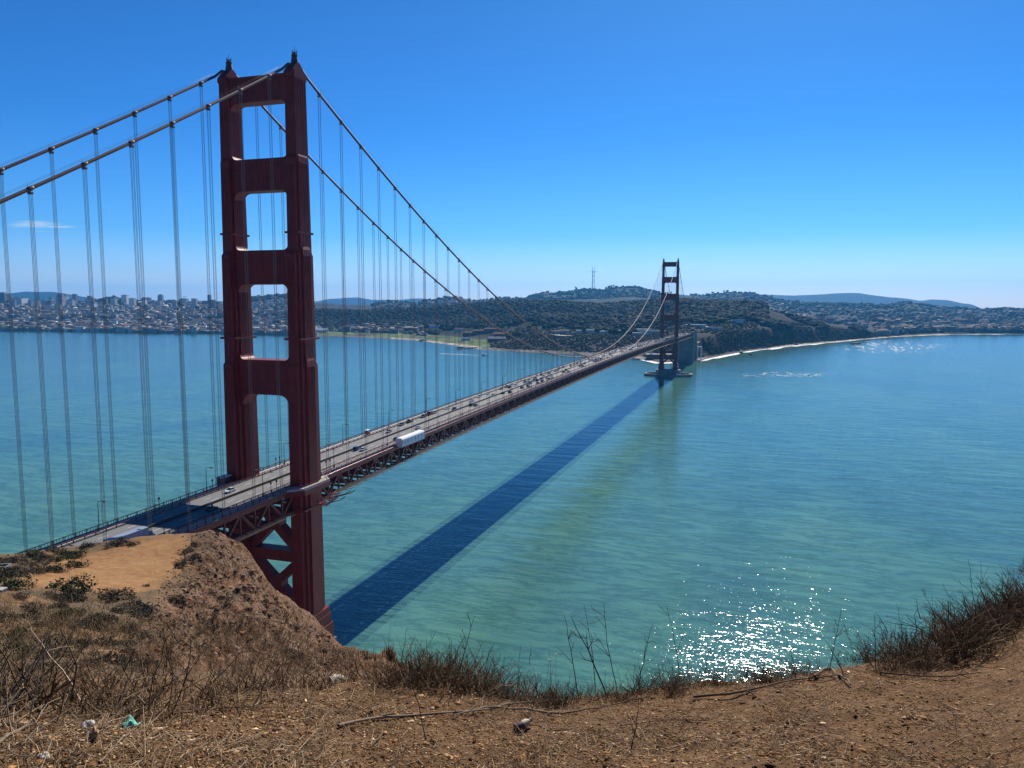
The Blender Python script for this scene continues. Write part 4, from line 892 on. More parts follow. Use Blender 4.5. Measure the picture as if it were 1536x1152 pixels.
# safety net on arms, at the foot of the truss
for s in (-1, 1):
    for (ya, yb) in ((-SIDE+60, -14), (18, SPAN-14), (SPAN+14, SPAN+300)):
        ys = np.arange(ya, yb, PAN/2); m = MB(); vs = []; fs = []
        for y in ys: z = road_z(y) - 7.2; vs += [(s*14.3, y, z-.15), (s*16.8, y, z-.45), (s*19.4, y, z+.1)]
        for i in range(len(ys)-1):
            for k in range(2): a = i*3+k; fs.append((a, a+1, a+4, a+3))
        m.add(vs, fs); m.build('safety_net', M_NET, bridge)
    m = MB()
    for y in YS[::1]:
        if abs(y) < 14 or abs(y-SPAN) < 14: continue
        z = road_z(y)-7.2; m.bar((s*14, y, z-.35), (s*16.9, y, z-.75), .22); m.bar((s*16.9, y, z-.75), (s*19.7, y, z+.1), .18)
    for k in range(len(YS)-1):
        if min(abs(YS[k]), abs(YS[k]-SPAN)) > 16: m.bar((s*19.5, YS[k], road_z(YS[k])-7.1), (s*19.5, YS[k+1], road_z(YS[k+1])-7.1), .1)
    m.build('net_arm', M_DARK, bridge)
# loose net arms and coils hanging on the near tower leg
m = MB()
for (y, x0, x1, dz) in ((11, 17, 24, -7.4), (15, 17, 23.5, -8.2), (8.5, 17.3, 23, -9.3)): m.bar((x0-1, y-4, 75+dz-.6), (x1-2.5, y+4, 75+dz), .28); m.bar((x1-2.5, y+4, 75+dz), (x1-1, y+5.2, 75+dz+1), .28)
m.build('net_arm', M_DARK, bridge)
m = MB()
for j in range(7):
    c = (18.6+.32*j, 5.2+.9*j*.6, 66.4+.32*j); m.tube([(c[0]+1.5*math.cos(a)*.5, c[1]+1.7*math.cos(a), c[2]+1.35*math.sin(a)) for a in np.linspace(0, 6.28, 13)], .17, 5, cap=False)
m.build('cable_coil', simple('red_hose', (.42, .09, .06), .6, .2, 1), bridge)

# ------------------------------------------------------------------ street lamps and posts on the deck
def make_lamp():
    r = empty('street_lamp'); m = MB(); m.tube([(0,0,0), (0,0,1.0), (0,0,8.6)], [.17, .13, .09], 8); m.cbox((0,0,.5), .5, .5, 1.0); m.build('post', M_DARK, r)
    m = MB(); m.tube([(0,0,8.5), (-.15,0,9.0), (-.9,0,9.25), (-2.3,0,9.2)], .075, 6); m.build('arm', M_DARK, r)
    m = MB(); m.prism([(-3.1, 9.02), (-1.9, 9.02), (-2.0, 9.32), (-2.9, 9.36)], 'y', -.24, .24); m.build('lamp_head', M_DARK, r, fix=True)
    m = MB(); m.cbox((-2.5, 0, 8.98), .8, .36, .07); m.build('lamp_glass', M_LAMPG, r); return r
lamp0 = make_lamp(); first = True
for side in (-1, 1):
    ys = [(-70 if side < 0 else -22) + 46.2*k for k in range(-2 if side < 0 else -2, 34)]
    for y in ys:
        if abs(y) < 8 or abs(y-SPAN) < 12 or y > 1560: continue
        o = lamp0 if first else copy_tree(lamp0); first = False
        o.location = (side*(11.0), y, road_z(y) + .28); o.rotation_euler = (0, 0, 0 if side > 0 else math.pi)
        sn = 'bay side' if side < 0 else 'ocean side'
        near_lab = {(-1, -70): 'curved arm street lamp standing left of the blue trailer by the bay side rail', (-1, -24): 'street lamp just left of the near tower leg on the bay side', (-1, 22): 'street lamp seen between the two near tower legs', (1, -22): 'street lamp in front of the near tower on the ocean side', (1, 24): 'street lamp just right of the near tower above the walkway', (-1, 68): 'first bay side street lamp right of the near tower', (-1, 114): 'second bay side street lamp right of the near tower', (1, 70): 'street lamp left of the white enclosure', (1, 116): 'street lamp right of the white enclosure'}
        lab = next((v for (s_, yy), v in near_lab.items() if s_ == side and abs(yy-y) < 4), None)
        if lab: tag(o, lab, 'street lamp', 'street lamps along the deck')
        else:
            st_ = 'near half' if y < 640 else 'far half'
            st_ = 'side span before the near tower' if y < 0 else ('end beyond the far tower' if y > SPAN else st_ + ' of the main span')
            tag(o, f'small dark street lamp on the {sn} rail, {st_}', 'street lamp', f'{sn} lamps on the {st_}')
def make_post():
    r = empty('call_post'); m = MB(); m.tube([(0,0,0), (0,0,3.4)], .1, 6); m.build('post', M_DARK, r); m = MB(); m.lathe([(.12, 3.3), (.3, 3.45), (.32, 3.95), (.1, 4.2)], 8); m.build('cap', M_DARK, r); return r
post0 = make_post(); first = True
for (x, y, lab) in ((-11.2, -20.5, 'left short capped post of the pair beside the near tower lamp'), (-11.2, -17, 'right short capped post of the pair beside the near tower lamp'), (11.2, -17.8, 'left short capped post in front of the near tower'), (11.2, -14.5, 'right short capped post in front of the near tower'), (-11.2, 17, 'left capped post between the tower legs'), (-11.2, 19.5, 'right capped post between the tower legs'), (11.2, 18, 'left capped post just right of the near tower'), (11.2, 21, 'right capped post just right of the near tower'), (-11.2, -46, 'single capped post on the bay side rail in tower shade'), (11.2, -48, 'single capped post on the ocean side rail in tower shade'), (-11.2, -14.2, 'tall dark post against the near tower leg on the bay side')):
    o = post0 if first else copy_tree(post0); first = False; o.location = (x, y, road_z(y)+.28); tag(o, lab, 'post', 'short capped posts by the near tower')
# little kiosk by the east leg, cart on the east walkway
r = empty('kiosk', (-14.5, -10.5, road_z(-10)+.3)); tag(r, 'small dark kiosk against the far leg of the near tower', 'kiosk'); m = MB(); m.box(-1.2, 1.2, -2.4, 2.4, 0, 2.5); m.build('wall', M_DARK, r); m = MB(); m.box(-1.4, 1.4, -2.7, 2.7, 2.5, 2.75); m.build('roof', M_WHITE, r); m = MB(); m.box(1.19, 1.24, -1.6, .4, 1.1, 2.0); m.build('window', M_GLASS, r)
r = empty('service_cart', (-11.6, 93, road_z(93)+.3)); tag(r, 'small red service cart with white roof on the bay side walkway', 'cart'); m = MB(); m.box(-.8, .8, -1.5, 1.5, .35, 1.2); m.box(-.8, .8, -1.5, -.2, 1.2, 1.9); m.build('body', CARP['red'], r); m = MB(); m.box(-.9, .9, -1.6, 1.6, 2.2, 2.35); m.build('roof', M_WHITE, r); m = MB()
for q in (-.75, .75):
    for e in (-1, 1): m.bar((q, e*1.4, 1.1), (q, e*1.4, 2.2), .08)
m.build('roof_post', M_DARK, r)
for q in (-.75, .75):
    for e in (-1, 1): m = MB(); m.tube([(q-.1, e, .32), (q+.1, e, .32)], .32, 10); m.build('wheel', M_TYRE, r)
# white maintenance enclosure hung over the ocean side walkway
r = empty('work_enclosure', (15.0, 86.5, road_z(86))); tag(r, 'long white boxy work enclosure hung on the ocean side of the deck', 'enclosure')
m = MB(); m.prism([(-1.7, -1.0), (1.7, -1.0), (1.7, 2.5), (1.2, 3.15), (-1.2, 3.15), (-1.7, 2.5)], 'y', -12.4, 12.4); m.build('tarp', M_WHITE, r, fix=True)
M_TP = simple('tarp_panel', (.38, .47, .52), .6, .15, .6)
for j in range(6): m = MB(); m.box(1.68, 1.76, -11.5+j*4.0, -9.0+j*4.0, .3, 1.9); m.build('window', M_TP, r)
m = MB()
for j in range(8): m.box(1.7, 1.8, -12.4+j*3.5, -12.2+j*3.5, -1, 2.5); m.box(-1.8, 1.8, -12.4+j*3.5, -12.1+j*3.5, -1.35, -1.0)
m.build('frame', CARP['silver'], r)

# ------------------------------------------------------------------ vehicles
def loft(m, secs):
    """secs: list of (y, halfwidth_low, halfwidth_top, z0, z1)"""
    o = len(m.v)
    for y, a, b2, z0, z1 in secs: m.v += [(-a, y, z0), (a, y, z0), (a, y, (z0+z1)/2), (b2, y, z1), (-b2, y, z1), (-a, y, (z0+z1)/2)]
    for i in range(len(secs)-1):
        for k in range(6): p_, q_ = o+i*6+k, o+i*6+(k+1) % 6; m.f.append((p_, q_, q_+6, p_+6)); m.mi.append(0)
    m.f.append(tuple(o+k for k in range(6))[::-1]); m.f.append(tuple(o+(len(secs)-1)*6+k for k in range(6))); m.mi += [0, 0]
def make_car(kind, colour):
    """faces +y"""
    r = empty({'sedan': 'car', 'suv': 'sport_utility_car', 'van': 'van', 'pickup': 'pickup_truck'}[kind]); P_ = CARP[colour]
    H = {'sedan': 1.45, 'suv': 1.75, 'van': 2.1, 'pickup': 1.8}[kind]; L = {'sedan': 4.6, 'suv': 4.8, 'van': 5.2, 'pickup': 5.6}[kind]; w_ = .92 if kind != 'van' else .98; bz = {'sedan': .92, 'suv': 1.05, 'van': 1.1, 'pickup': 1.05}[kind]; h = L/2
    m = MB(); loft(m, [(-h, w_*.86, w_*.8, .42, bz*.9), (-h+.3, w_, w_*.93, .28, bz), (h-1.5, w_, w_*.93, .25, bz), (h-.35, w_*.97, w_*.86, .28, bz*.86), (h, w_*.82, w_*.72, .42, bz*.7)]); m.build('body', P_, r, fix=True)
    if kind == 'sedan': g = [(-h+.55, .82, .74, bz-.05, bz+.05), (-h+1.15, .82, .66, bz-.05, H), (h-2.3, .82, .66, bz-.05, H), (h-1.35, .84, .78, bz-.05, bz+.05)]
    elif kind == 'suv': g = [(-h+.12, .84, .76, bz-.05, bz+.1), (-h+.5, .84, .72, bz-.05, H), (h-2.2, .84, .72, bz-.05, H), (h-1.4, .85, .8, bz-.05, bz+.05)]
    elif kind == 'van': g = [(-h+.06, .94, .88, bz-.05, H-.1), (-h+.2, .94, .88, bz-.05, H), (h-1.7, .94, .88, bz-.05, H), (h-.75, .92, .86, bz-.05, bz+.1)]
    else: g = [(-.2, .84, .8, bz-.05, bz+.1), (-.05, .84, .72, bz-.05, H), (h-2.4, .84, .72, bz-.05, H), (h-1.6, .85, .8, bz-.05, bz+.05)]
    m = MB(); loft(m, g); m.build('window', M_GLASS, r, fix=True)
    m = MB(); ts = .66 if kind != 'van' else .9; ya, yb = g[1][0]+.05, g[2][0]-.05; m.box(-ts, ts, ya, yb, H-.03, H+.04); m.build('roof', P_, r)
    if kind == 'pickup': m = MB(); m.box(-.7, .7, -h+.25, -.35, bz-.02, bz+.03); m.build('cargo_bed', M_DARK, r)
    for y in (-h+.9, h-.95):
        for q in (-1, 1): m = MB(); m.tube([(q*(w_-.2), y, .33), (q*(w_+.01), y, .33)], .33, 12); m.build('wheel', M_TYRE, r)
    return r
PROTO = {}
def car(kind, colour, x, y, label, group=None):
    k = (kind, colour)
    if k not in PROTO: PROTO[k] = make_car(kind, colour); o = PROTO[k]
    else: o = copy_tree(PROTO[k])
    o.location = (x, y, road_z(y) + .01); o.rotation_euler = (0, 0, 0 if x > 0 else math.pi)   # southbound on the ocean side
    tag(o, label, {'sedan': 'car', 'suv': 'car', 'van': 'van', 'pickup': 'pickup truck'}[kind], group or 'cars crossing the bridge')
LANES = [-7.95, -4.78, -1.75, 1.75, 4.78, 7.95]
taken = []
def pixel_car(u, v, kind, colour, label):
    p = at_z(u, v, 76.2)
    for _ in range(5): p = at_z(u, v, road_z(p[1]) + .7)
    x = min(LANES, key=lambda q: abs(q-p[0])); d = ray(u, v); hx = d[0]/d[1]; y = p[1]
    while any(abs(x-a) < 1 and abs(y-b2) < 6.2 for a, b2 in taken): y += 1.5
    taken.append((x, y)); car(kind, colour, x, y, label)
for c in [(343, 735, 'sedan', 'white', 'white car driving north just before the near tower'), (317, 762, 'sedan', 'black', 'dark car in the shade of the near tower'), (531, 672.5, 'suv', 'blue', 'dark blue car close ahead of a white car right of the near tower'), (541.5, 673, 'sedan', 'white', 'white car close beside the dark blue car'), (579, 646.5, 'sedan', 'silver', 'silver car alone in the middle lanes left of the white enclosure'), (590.5, 657.5, 'sedan', 'black', 'dark car partly hidden by the white enclosure end'), (597.5, 636, 'sedan', 'grey', 'grey car behind the black pickup'), (615, 632, 'pickup', 'black', 'black pickup in the bay side lanes'), (628, 624, 'suv', 'grey', 'grey car just behind the dark red van'), (636, 620.5, 'van', 'red', 'dark red van beside the bay side walkway'), (645.5, 621.5, 'sedan', 'silver', 'silver car next to the dark red van'), (625, 641, 'sedan', 'white', 'white car peeking out behind the white enclosure'), (664, 611.5, 'sedan', 'white', 'white car alone by the bay side rail'), (680.7, 613.5, 'suv', 'black', 'black car on the centre line past the white enclosure'), (711, 594, 'sedan', 'white', 'white car in the bay side lane above the bunched cars'), (708, 601, 'sedan', 'white', 'white car in the bunch near the median'), (706.5, 607, 'suv', 'black', 'black car at the bottom of the bunch near the median'), (714, 607.5, 'sedan', 'grey', 'grey car beside the black one in the bunch'), (726.6, 589.5, 'sedan', 'white', 'white car just after the bunch on the bay side'), (736, 592, 'sedan', 'silver', 'silver car following the bunch near the median'), (745, 582.5, 'sedan', 'grey', 'grey car on the bay side past the bunch'), (754, 589.3, 'sedan', 'black', 'black car on the ocean side past the bunch'), (766, 588, 'suv', 'black', 'black car close to the ocean side guardrail'), (771, 575, 'sedan', 'white', 'white car farther out in the bay side lanes')]: pixel_car(*c)
rc = random.Random(5); y = 285.0; cols = ['white', 'white', 'silver', 'grey', 'black', 'black', 'blue', 'red', 'tan']; cnt = 0
while y < 1560:
    for x in LANES:
        if rc.random() < (.42 if x < 0 else .36):
            yy = y + rc.uniform(-5, 5)
            if abs(yy-SPAN) < 4 and False: continue
            if any(abs(x-a) < 1 and abs(yy-b2) < 7 for a, b2 in taken): continue
            taken.append((x, yy)); c_ = rc.choice(cols); k_ = rc.choice(['sedan', 'sedan', 'suv', 'suv', 'van', 'pickup'])
            if c_ in ('tan', 'red', 'blue'): k_ = rc.choice(['sedan', 'suv'])
            seg = 'in the near third' if yy < 430 else 'before midspan' if yy < 640 else ('between midspan and the far tower' if yy < SPAN-60 else 'around the far tower')
            dr = 'coming nearer on the bay side' if x < 0 else 'driving away on the ocean side'
            kn = {'sedan': 'car', 'suv': 'tall car', 'van': 'van', 'pickup': 'pickup'}[k_]
            car(k_, c_, x, yy, f'tiny {c_} {kn} {dr} {seg}', f'{c_} {kn}s {dr} {seg}'); cnt += 1
    y += 15.5
# white box truck far out on the deck, and the blue trailer behind the knoll
def box_truck(name, label, x, y, L, Hh, boxm, cabm, rotz):
    r = empty(name, (x, y, road_z(y)+.01), rotz); tag(r, label, 'truck'); h = L/2
    m = MB(); m.box(-1.27, 1.27, -h, h-2.6, 1.15, Hh); m.build('cargo_box', boxm, r)
    m = MB()
    for j in range(int((L-3)/1.6)):
        for q in (-1, 1): m.box(q*1.29-.03, q*1.29+.03, -h+.4+j*1.6, -h+.5+j*1.6, 1.2, Hh-.1)
    m.box(-1.3, 1.3, -h-.02, h-2.58, Hh-.05, Hh+.06); m.box(-1.3, 1.3, -h-.02, h-2.58, 1.05, 1.2); m.box(-.04, .04, -h-.04, -h, 1.2, Hh-.1); m.build('box_trim', boxm, r)
    m = MB(); loft(m, [(h-2.3, 1.2, 1.15, .6, 2.7), (h-1.2, 1.2, 1.1, .5, 2.75), (h-.7, 1.2, 1.1, .5, 1.7), (h, 1.15, 1.05, .5, 1.5)]); m.build('cab', cabm, r, fix=True)
    m = MB(); m.add([(-1.05, h-1.14, 2.62), (1.05, h-1.14, 2.62), (1.08, h-.68, 1.76), (-1.08, h-.68, 1.76)], [(0,1,2,3)]); m.build('windscreen', M_GLASS, r)
    m = MB(); m.box(-.5, .5, -h+.3, h-1, .75, 1.1); m.build('chassis', M_DARK, r)
    for yw in ((-h+1.0, -h+2.2, h-4.0, h-1.1) if L > 9 else (-h+1.5, h-1.2)):
        for q in (-1, 1): m = MB(); m.tube([(q*.85, yw, .5), (q*1.24, yw, .5)], .5, 12); m.build('wheel', M_TYRE, r)
    return r
M_BLUE = simple('trailer_blue', (.25, .29, .37), .5, .08, .4)
box_truck('trailer_truck', 'long blue box trailer truck half hidden behind the tan knoll', 7.95, -77.5, 16, 4.1, M_BLUE, CARP['blue'], 0)
_p = at_z(906, 540, 81.5)
box_truck('box_truck', 'white box truck on the ocean side lane near midspan', 7.95, _p[1], 9.5, 3.8, M_WHITE, CARP['white'], 0)

# ------------------------------------------------------------------ near headland
# for each direction: brow of the near ground (photo row, distance) and the slope seen beyond it
HU = [-1200, -150, 0, 100, 200, 300, 350, 400, 450, 480, 500, 530, 570, 630, 700, 800, 900, 1000, 1100, 1200, 1300, 1400, 1480, 1536, 1650, 2600]
BROW = [(1060,6), (1062,5.8), (1062,5.8), (1062,5.8), (1058,6), (1050,6.2), (1046,6.4), (1040,6.6), (1034,6.9), (1028,7.2), (1024,7.4), (1020,7.6), (1020,7.6), (1030,7.3), (1042,7.0), (1050,6.8), (1044,6.9), (1036,7.1), (1027,7.3), (1019,7.6), (1008,8.0), (990,8.9), (964,9.9), (936,10.7), (870,12), (820,12)]
FAR = {   # (row, distance) pairs from near to the last visible point
 -1200: [(1040,14),(1000,40),(940,90),(890,140),(858,165),(846,178),(838,190)],
 -150: [(1040,14),(1000,40),(940,90),(890,140),(858,165),(846,178),(838,190)],
 0:    [(1040,14),(1000,40),(945,90),(898,138),(868,162),(848,178),(834,190)],
 100:  [(1040,14),(1002,40),(950,88),(905,136),(880,158),(848,180),(819,203)],
 200:  [(1040,14),(1004,42),(955,88),(915,132),(886,156),(842,180),(807,198)],
 300:  [(1035,15),(1000,50),(945,104),(900,146),(865,168),(826,187),(797.5,199)],
 350:  [(1032,17),(1000,56),(945,112),(905,152),(870,176),(840,193),(813,206)],
 400:  [(1030,17),(1005,58),(965,108),(935,146),(915,172),(900,193),(884,213)],
 450:  [(1026,18),(1008,60),(980,112),(957,152),(940,180),(929,203),(918,225)],
 480:  [(1022,18),(1010,60),(992,108),(976,148),(965,180),(957,208),(949,238)],
 500:  [(1019,18),(1010,54),(998,100),(988,140),(981,172),(975,200),(969,232)],
 530:  [(1015,18),(1008,46),(1001,86),(995,122),(990,150),(985,175),(981,200)],
 570:  [(1014,16),(1008,36),(1003,60),(1000,84),(997,105),(995,124),(993,142)],
 630:  [(1027,9),(1025,13),(1024,18),(1023,22),(1022.5,26),(1022,30),(1022,33)],
 700:  [(1041,7.3),(1041,8),(1042,9),(1043,11),(1045,13),(1048,16),(1052,19)]}
def beyond(u):
    if u >= 700: return None
    ks = sorted(FAR); 
    for a, b2 in zip(ks, ks[1:]):
        if a <= u <= b2:
            t = (u-a)/(b2-a); t = t*t*(3-2*t)*.35 + t*.65; return [(p[0]*(1-t)+q[0]*t, p[1]*(1-t)+q[1]*t) for p, q in zip(FAR[a], FAR[b2])]
HA = np.concatenate([np.arange(-2.4, -1.05, .06), np.arange(-1.05, .50, .0024), np.arange(.5, 2.4, .06)])
def slope_of(u, v):  # tangent of the depression of a pixel
    d = ray(u, v); return -d[2]/math.hypot(d[0], d[1])
PR_R = []; PR_Z = []
for a in HA:
    rel = a + YAW; cl_ = max(-1.0, min(1.0, rel)); u = 768 + FPX*math.tan(cl_)*1.0
    u = max(-1200, min(2600, u))
    for _ in range(3):        # the column's own azimuth depends a little on the row
        pass
    bv = np.interp(u, HU, [b[0] for b in BROW]); br = np.interp(u, HU, [b[1] for b in BROW])
    uc = max(-260, min(1800, u))
    def z_of(v, r): 
        uu = uc; 
        return CAM[2] - r*slope_of(uu + (0 if abs(uc-u) < 1 else 0), v)
    zb = z_of(bv, br); z0 = CAM[2]-1.62
    # near apron from underfoot to the brow, convex
    rs = [0.15, 1.0, 2.0, 3.2, (3.2+br)/2, br]; z3 = min(CAM[2] - 3.2*slope_of(uc, 1168), z0 + (zb-z0)*.42)
    zs = [z0, z0-.07, z0-.2*1.0 - max(0, (z0-z3)-.2)*.35, z3, z3+(zb-z3)*.47, zb]
    F_ = beyond(u)
    if F_ is None:
        hi = float(np.interp(u, [700, 900, 1250, 1450, 1536], [0, 0, 0, .6, 1]))
        for dr, dz in ((.6, -.35), (1.6, -1.2), (3.5, -3.4), (8, -8.5), (25, -26), (70, -62), (150, -105), (230, -150)):
            rs.append(br + dr*(1+hi)); zs.append(zb + dz)
    else:
        last_r = br
        for (v, r) in F_:
            r = max(r, last_r + .4); rs.append(r); zs.append(z_of(v, r)); last_r = r
        zl = zs[-1]
        if u < 330: steps = ((8, -3.0), (16, -10), (24, -16), (60, -40), (110, -85), (180, -115))
        elif u < 600: steps = ((4, -4), (10, -12), (22, -26), (40, -48), (70, -80), (130, -130))
        else: steps = ((2, -1.6), (5, -4.4), (12, -11), (40, -40), (110, -95), (200, -150))
        for dr, dz in steps: rs.append(last_r + dr); zs.append(zl + dz)
        while len(rs) < 19: rs.append(rs[-1]+30); zs.append(zs[-1]-30)
    while len(rs) < 19: rs.append(rs[-1]+30); zs.append(zs[-1]-20)
    PR_R.append(rs[:19]); PR_Z.append(zs[:19])
PR_R = np.array(PR_R); PR_Z = np.array(PR_Z)
SUBH = [1, 3, 8, 34, 52, 10, 14, 16, 18, 18, 18, 16, 8, 6, 4, 3, 2, 2]
hr = []; hz = []; hk = []
for k, ns in enumerate(SUBH):
    for j in range(ns):
        s = j/ns; hr.append(PR_R[:, k]*(1-s) + PR_R[:, k+1]*s); hz.append(PR_Z[:, k]*(1-s) + PR_Z[:, k+1]*s); hk.append(k+s)
hr.append(PR_R[:, -1]); hz.append(PR_Z[:, -1]); hk.append(18.0)
hr = np.array(hr); hz = np.array(hz); hk = np.array(hk)
# round off the kinks between the control rows
for _ in range(3): hz[1:-1] = hz[1:-1]*.5 + .25*(hz[:-2] + hz[2:])
HX = CAM[0] + hr*np.sin(HA)[None]; HY = CAM[1] + hr*np.cos(HA)[None]
HUc = 768 + FPX*np.tan(np.clip(HA + YAW, -1.2, 1.2))
def pixel_rows(X, Y, Z):
    D = np.stack([X-CAM[0], Y-CAM[1], Z-CAM[2]], -1); f = D @ np.array(_fw); return 768 + FPX*(D @ np.array(_rt))/f, 576 - FPX*(D @ np.array(_up))/f
PU, PV = pixel_rows(HX, HY, hz)
# bare tan knoll top, rocky flank, brown earth: material zones on the ground itself
KN = [(38,866),(60,850),(130,826),(190,812),(235,805),(280,799),(288,806),(276,846),(240,874),(200,888),(160,882),(140,892),(132,880),(110,876),(60,880),(45,876)]
def inside(poly, X, Y):
    r = np.zeros(X.shape, bool); n = len(poly)
    for i in range(n):
        x0, y0 = poly[i]; x1, y1 = poly[(i+1) % n]; c = ((y0 > Y) != (y1 > Y)) & (X < (x1-x0)*(Y-y0)/((y1-y0)+1e-9) + x0); r ^= c
    return r
wob = fbm(HX/9, HY/9, seed=5, octv=3)*5
kn_s = np.zeros(HX.shape)
for du, dv in ((0, 0), (7, 2), (-7, -2), (4, -4), (-4, 4), (10, 5), (-10, -4)): kn_s += inside(KN, PU + wob*1.6 + du, PV + wob*.9 + dv)/7.0
kn_s = kn_s*(hr > 120); knoll = kn_s > .5
wide = (hr > 25) & ~knoll
rocky = np.clip((PU - 290 + (PV-800)*.62 + wob*4)/50, 0, 1)*wide
# relief: fine near, coarse on the flank
far_w = np.clip((hr-12)/60, 0, 1)
rel = far_w*(rocky*(fbm(HX/7, HY/7, hz/7, seed=8, octv=4)*1.6 + np.abs(fbm(HX/2.4, HY/2.4, hz/2.4, seed=12, octv=3))*1.3 - np.abs(fbm((HX+HY*.35)/3.6, (HY-HX*.35)/17, seed=15, octv=3))*1.5) + (1-rocky)*(~knoll)*fbm(HX/9, HY/9, seed=8, octv=4)*.9 + knoll*fbm(HX/14, HY/14, seed=2, octv=3)*.25)
nearw = np.clip(1 - (hr-9)/8, 0, 1)*np.clip(hr/3, .3, 1)
rel = rel + nearw*(fbm(HX/.9, HY/.9, seed=61, octv=4)*.05 + fbm(HX/.2, HY/.2, seed=62, octv=3)*.022)
fade = np.interp(hk, [11.2, 12], [1, .35])[:, None]*np.ones_like(hr); fade[hk > 12] = .6
HZ = hz + rel*np.where(hr > 20, fade, 1)
zone = np.zeros(HX.shape + (4,)); zone[..., 0] = kn_s; zone[..., 1] = rocky; zone[..., 2] = np.clip(1-(hr-10)/25, 0, 1); zone[..., 3] = 1
nrh, nch = HX.shape; vid = np.arange(nrh*nch).reshape(nrh, nch)
F = np.stack([vid[:-1, :-1], vid[:-1, 1:], vid[1:, 1:], vid[1:, :-1]], -1).reshape(-1, 4)
def ground_mat():
    m, t, b = newmat('headland_ground'); a = t.nodes.new("ShaderNodeAttribute"); a.attribute_name = 'zone'; sp_ = t.nodes.new("ShaderNodeSeparateColor"); t.links.new(a.outputs['Color'], sp_.inputs[0])
    pos = coord(t, 'Position')
    n1 = noise(t, 1.3, 6, .65, pos); n2 = noise(t, 14, 6, .7, pos); n3 = noise(t, 60, 4, .7, pos)
    earth = ramp(t, n1, [(.3, (.12, .056, .022)), (.5, (.25, .125, .048)), (.72, (.40, .215, .090))])
    earth = mixrgb(t, .55, earth, ramp(t, n2, [(.36, (.045, .021, .010)), (.5, (.23, .115, .046)), (.66, (.50, .30, .14))]))
    earth = mixrgb(t, .3, earth, ramp(t, n3, [(.36, (.035, .018, .010)), (.64, (.40, .25, .13))]))
    f1 = noise(t, .12, 5, .65, pos); f2 = noise(t, 1.1, 5, .7, coord(t, 'Position', (1, 1, .6)))
    kn_ = ramp(t, f1, [(.3, (.25, .100, .034)), (.5, (.33, .165, .058)), (.7, (.38, .215, .085))]); kn_ = mixrgb(t, ramp(t, noise(t, .16, 5, .7, pos, 1.2), [(.42, (0, 0, 0)), (.62, (.7,)*3)]), kn_, (.27, .105, .042)); kn_ = mixrgb(t, .5, kn_, ramp(t, noise(t, .55, 7, .8, pos), [(.35, (.13, .066, .026)), (.68, (.44, .27, .12))]))
    r1 = noise(t, .085, 5, .65, pos, .5); r2 = noise(t, .55, 6, .75, pos); 
    rk = ramp(t, r1, [(.30, (.30, .125, .045)), (.46, (.22, .10, .042)), (.6, (.13, .075, .045)), (.76, (.17, .13, .10))]); rk = mixrgb(t, .55, rk, ramp(t, r2, [(.38, (.022, .014, .010)), (.5, (.19, .105, .055)), (.66, (.40, .30, .215))]))  # crevice shade of the flank painted dark where the bump noise dips
    sc = ramp(t, noise(t, .07, 5, .6, pos), [(.35, (.075, .062, .034)), (.5, (.16, .095, .045)), (.62, (.28, .14, .055))]); sc = mixrgb(t, .5, sc, ramp(t, noise(t, 1.6, 5, .75, pos), [(.35, (.03, .022, .014)), (.7, (.27, .18, .10))]))
    c = mixrgb(t, sp_.outputs[1], sc, rk); c = mixrgb(t, sp_.outputs[0], c, kn_); c = mixrgb(t, sp_.outputs[2], c, earth)
    t.links.new(c, b.inputs['Base Color']); b.inputs['Roughness'].default_value = .95; b.inputs['Specular IOR Level'].default_value = .15
    hfar = math_n(t, 'MULTIPLY', r2, math_n(t, 'SUBTRACT', 1.0, sp_.outputs[2])); hnear = math_n(t, 'MULTIPLY', math_n(t, 'ADD', n2, math_n(t, 'MULTIPLY', n3, .45)), math_n(t, 'MULTIPLY', sp_.outputs[2], .075))
    hf2 = math_n(t, 'MULTIPLY', hfar, math_n(t, 'ADD', .15, math_n(t, 'MULTIPLY', sp_.outputs[1], 1.1)))
    bump(t, b, math_n(t, 'ADD', hf2, hnear), 1.0, 1.0); return m
M_GROUND = ground_mat()
headland = mesh_np('headland_ground', np.stack([HX, HY, HZ], -1).reshape(-1, 3), F, M_GROUND, smooth=True, attr={'zone': zone.reshape(-1, 4)})
tag(headland, 'brown earth and rocky slope of the near headland', 'ground', kind='structure')
def ground_z(a, r):
    """height of the headland at azimuth a and distance r"""
    j = int(np.clip(np.searchsorted(HA, a)-1, 0, nch-2)); s = (a-HA[j])/(HA[j+1]-HA[j]); q = []
    for jj in (j, j+1): q.append(np.interp(r, hr[:, jj], HZ[:, jj]))
    return q[0]*(1-s) + q[1]*s
def ground_pt(a, r): return np.array([CAM[0]+r*math.sin(a), CAM[1]+r*math.cos(a), ground_z(a, r)])
def ground_px(u, v):
    """first hit of a photo pixel's direction on the headland"""
    d = ray(u, v); h = math.hypot(d[0], d[1]); a = math.atan2(d[0], d[1]); j = int(np.clip(np.searchsorted(HA, a), 1, nch-1)); s = d[2]/h
    rr_ = hr[:, j]; gap = HZ[:, j] - (CAM[2] + rr_*s); k = np.where(gap > 0)[0]
    k = k[(rr_[k] > .5)]
    if len(k) == 0: return None
    i = k[0]
    if i == 0: return ground_pt(a, rr_[0])
    f = gap[i-1]/(gap[i-1]-gap[i]+1e-9); return ground_pt(a, rr_[i-1] + (rr_[i]-rr_[i-1])*f)

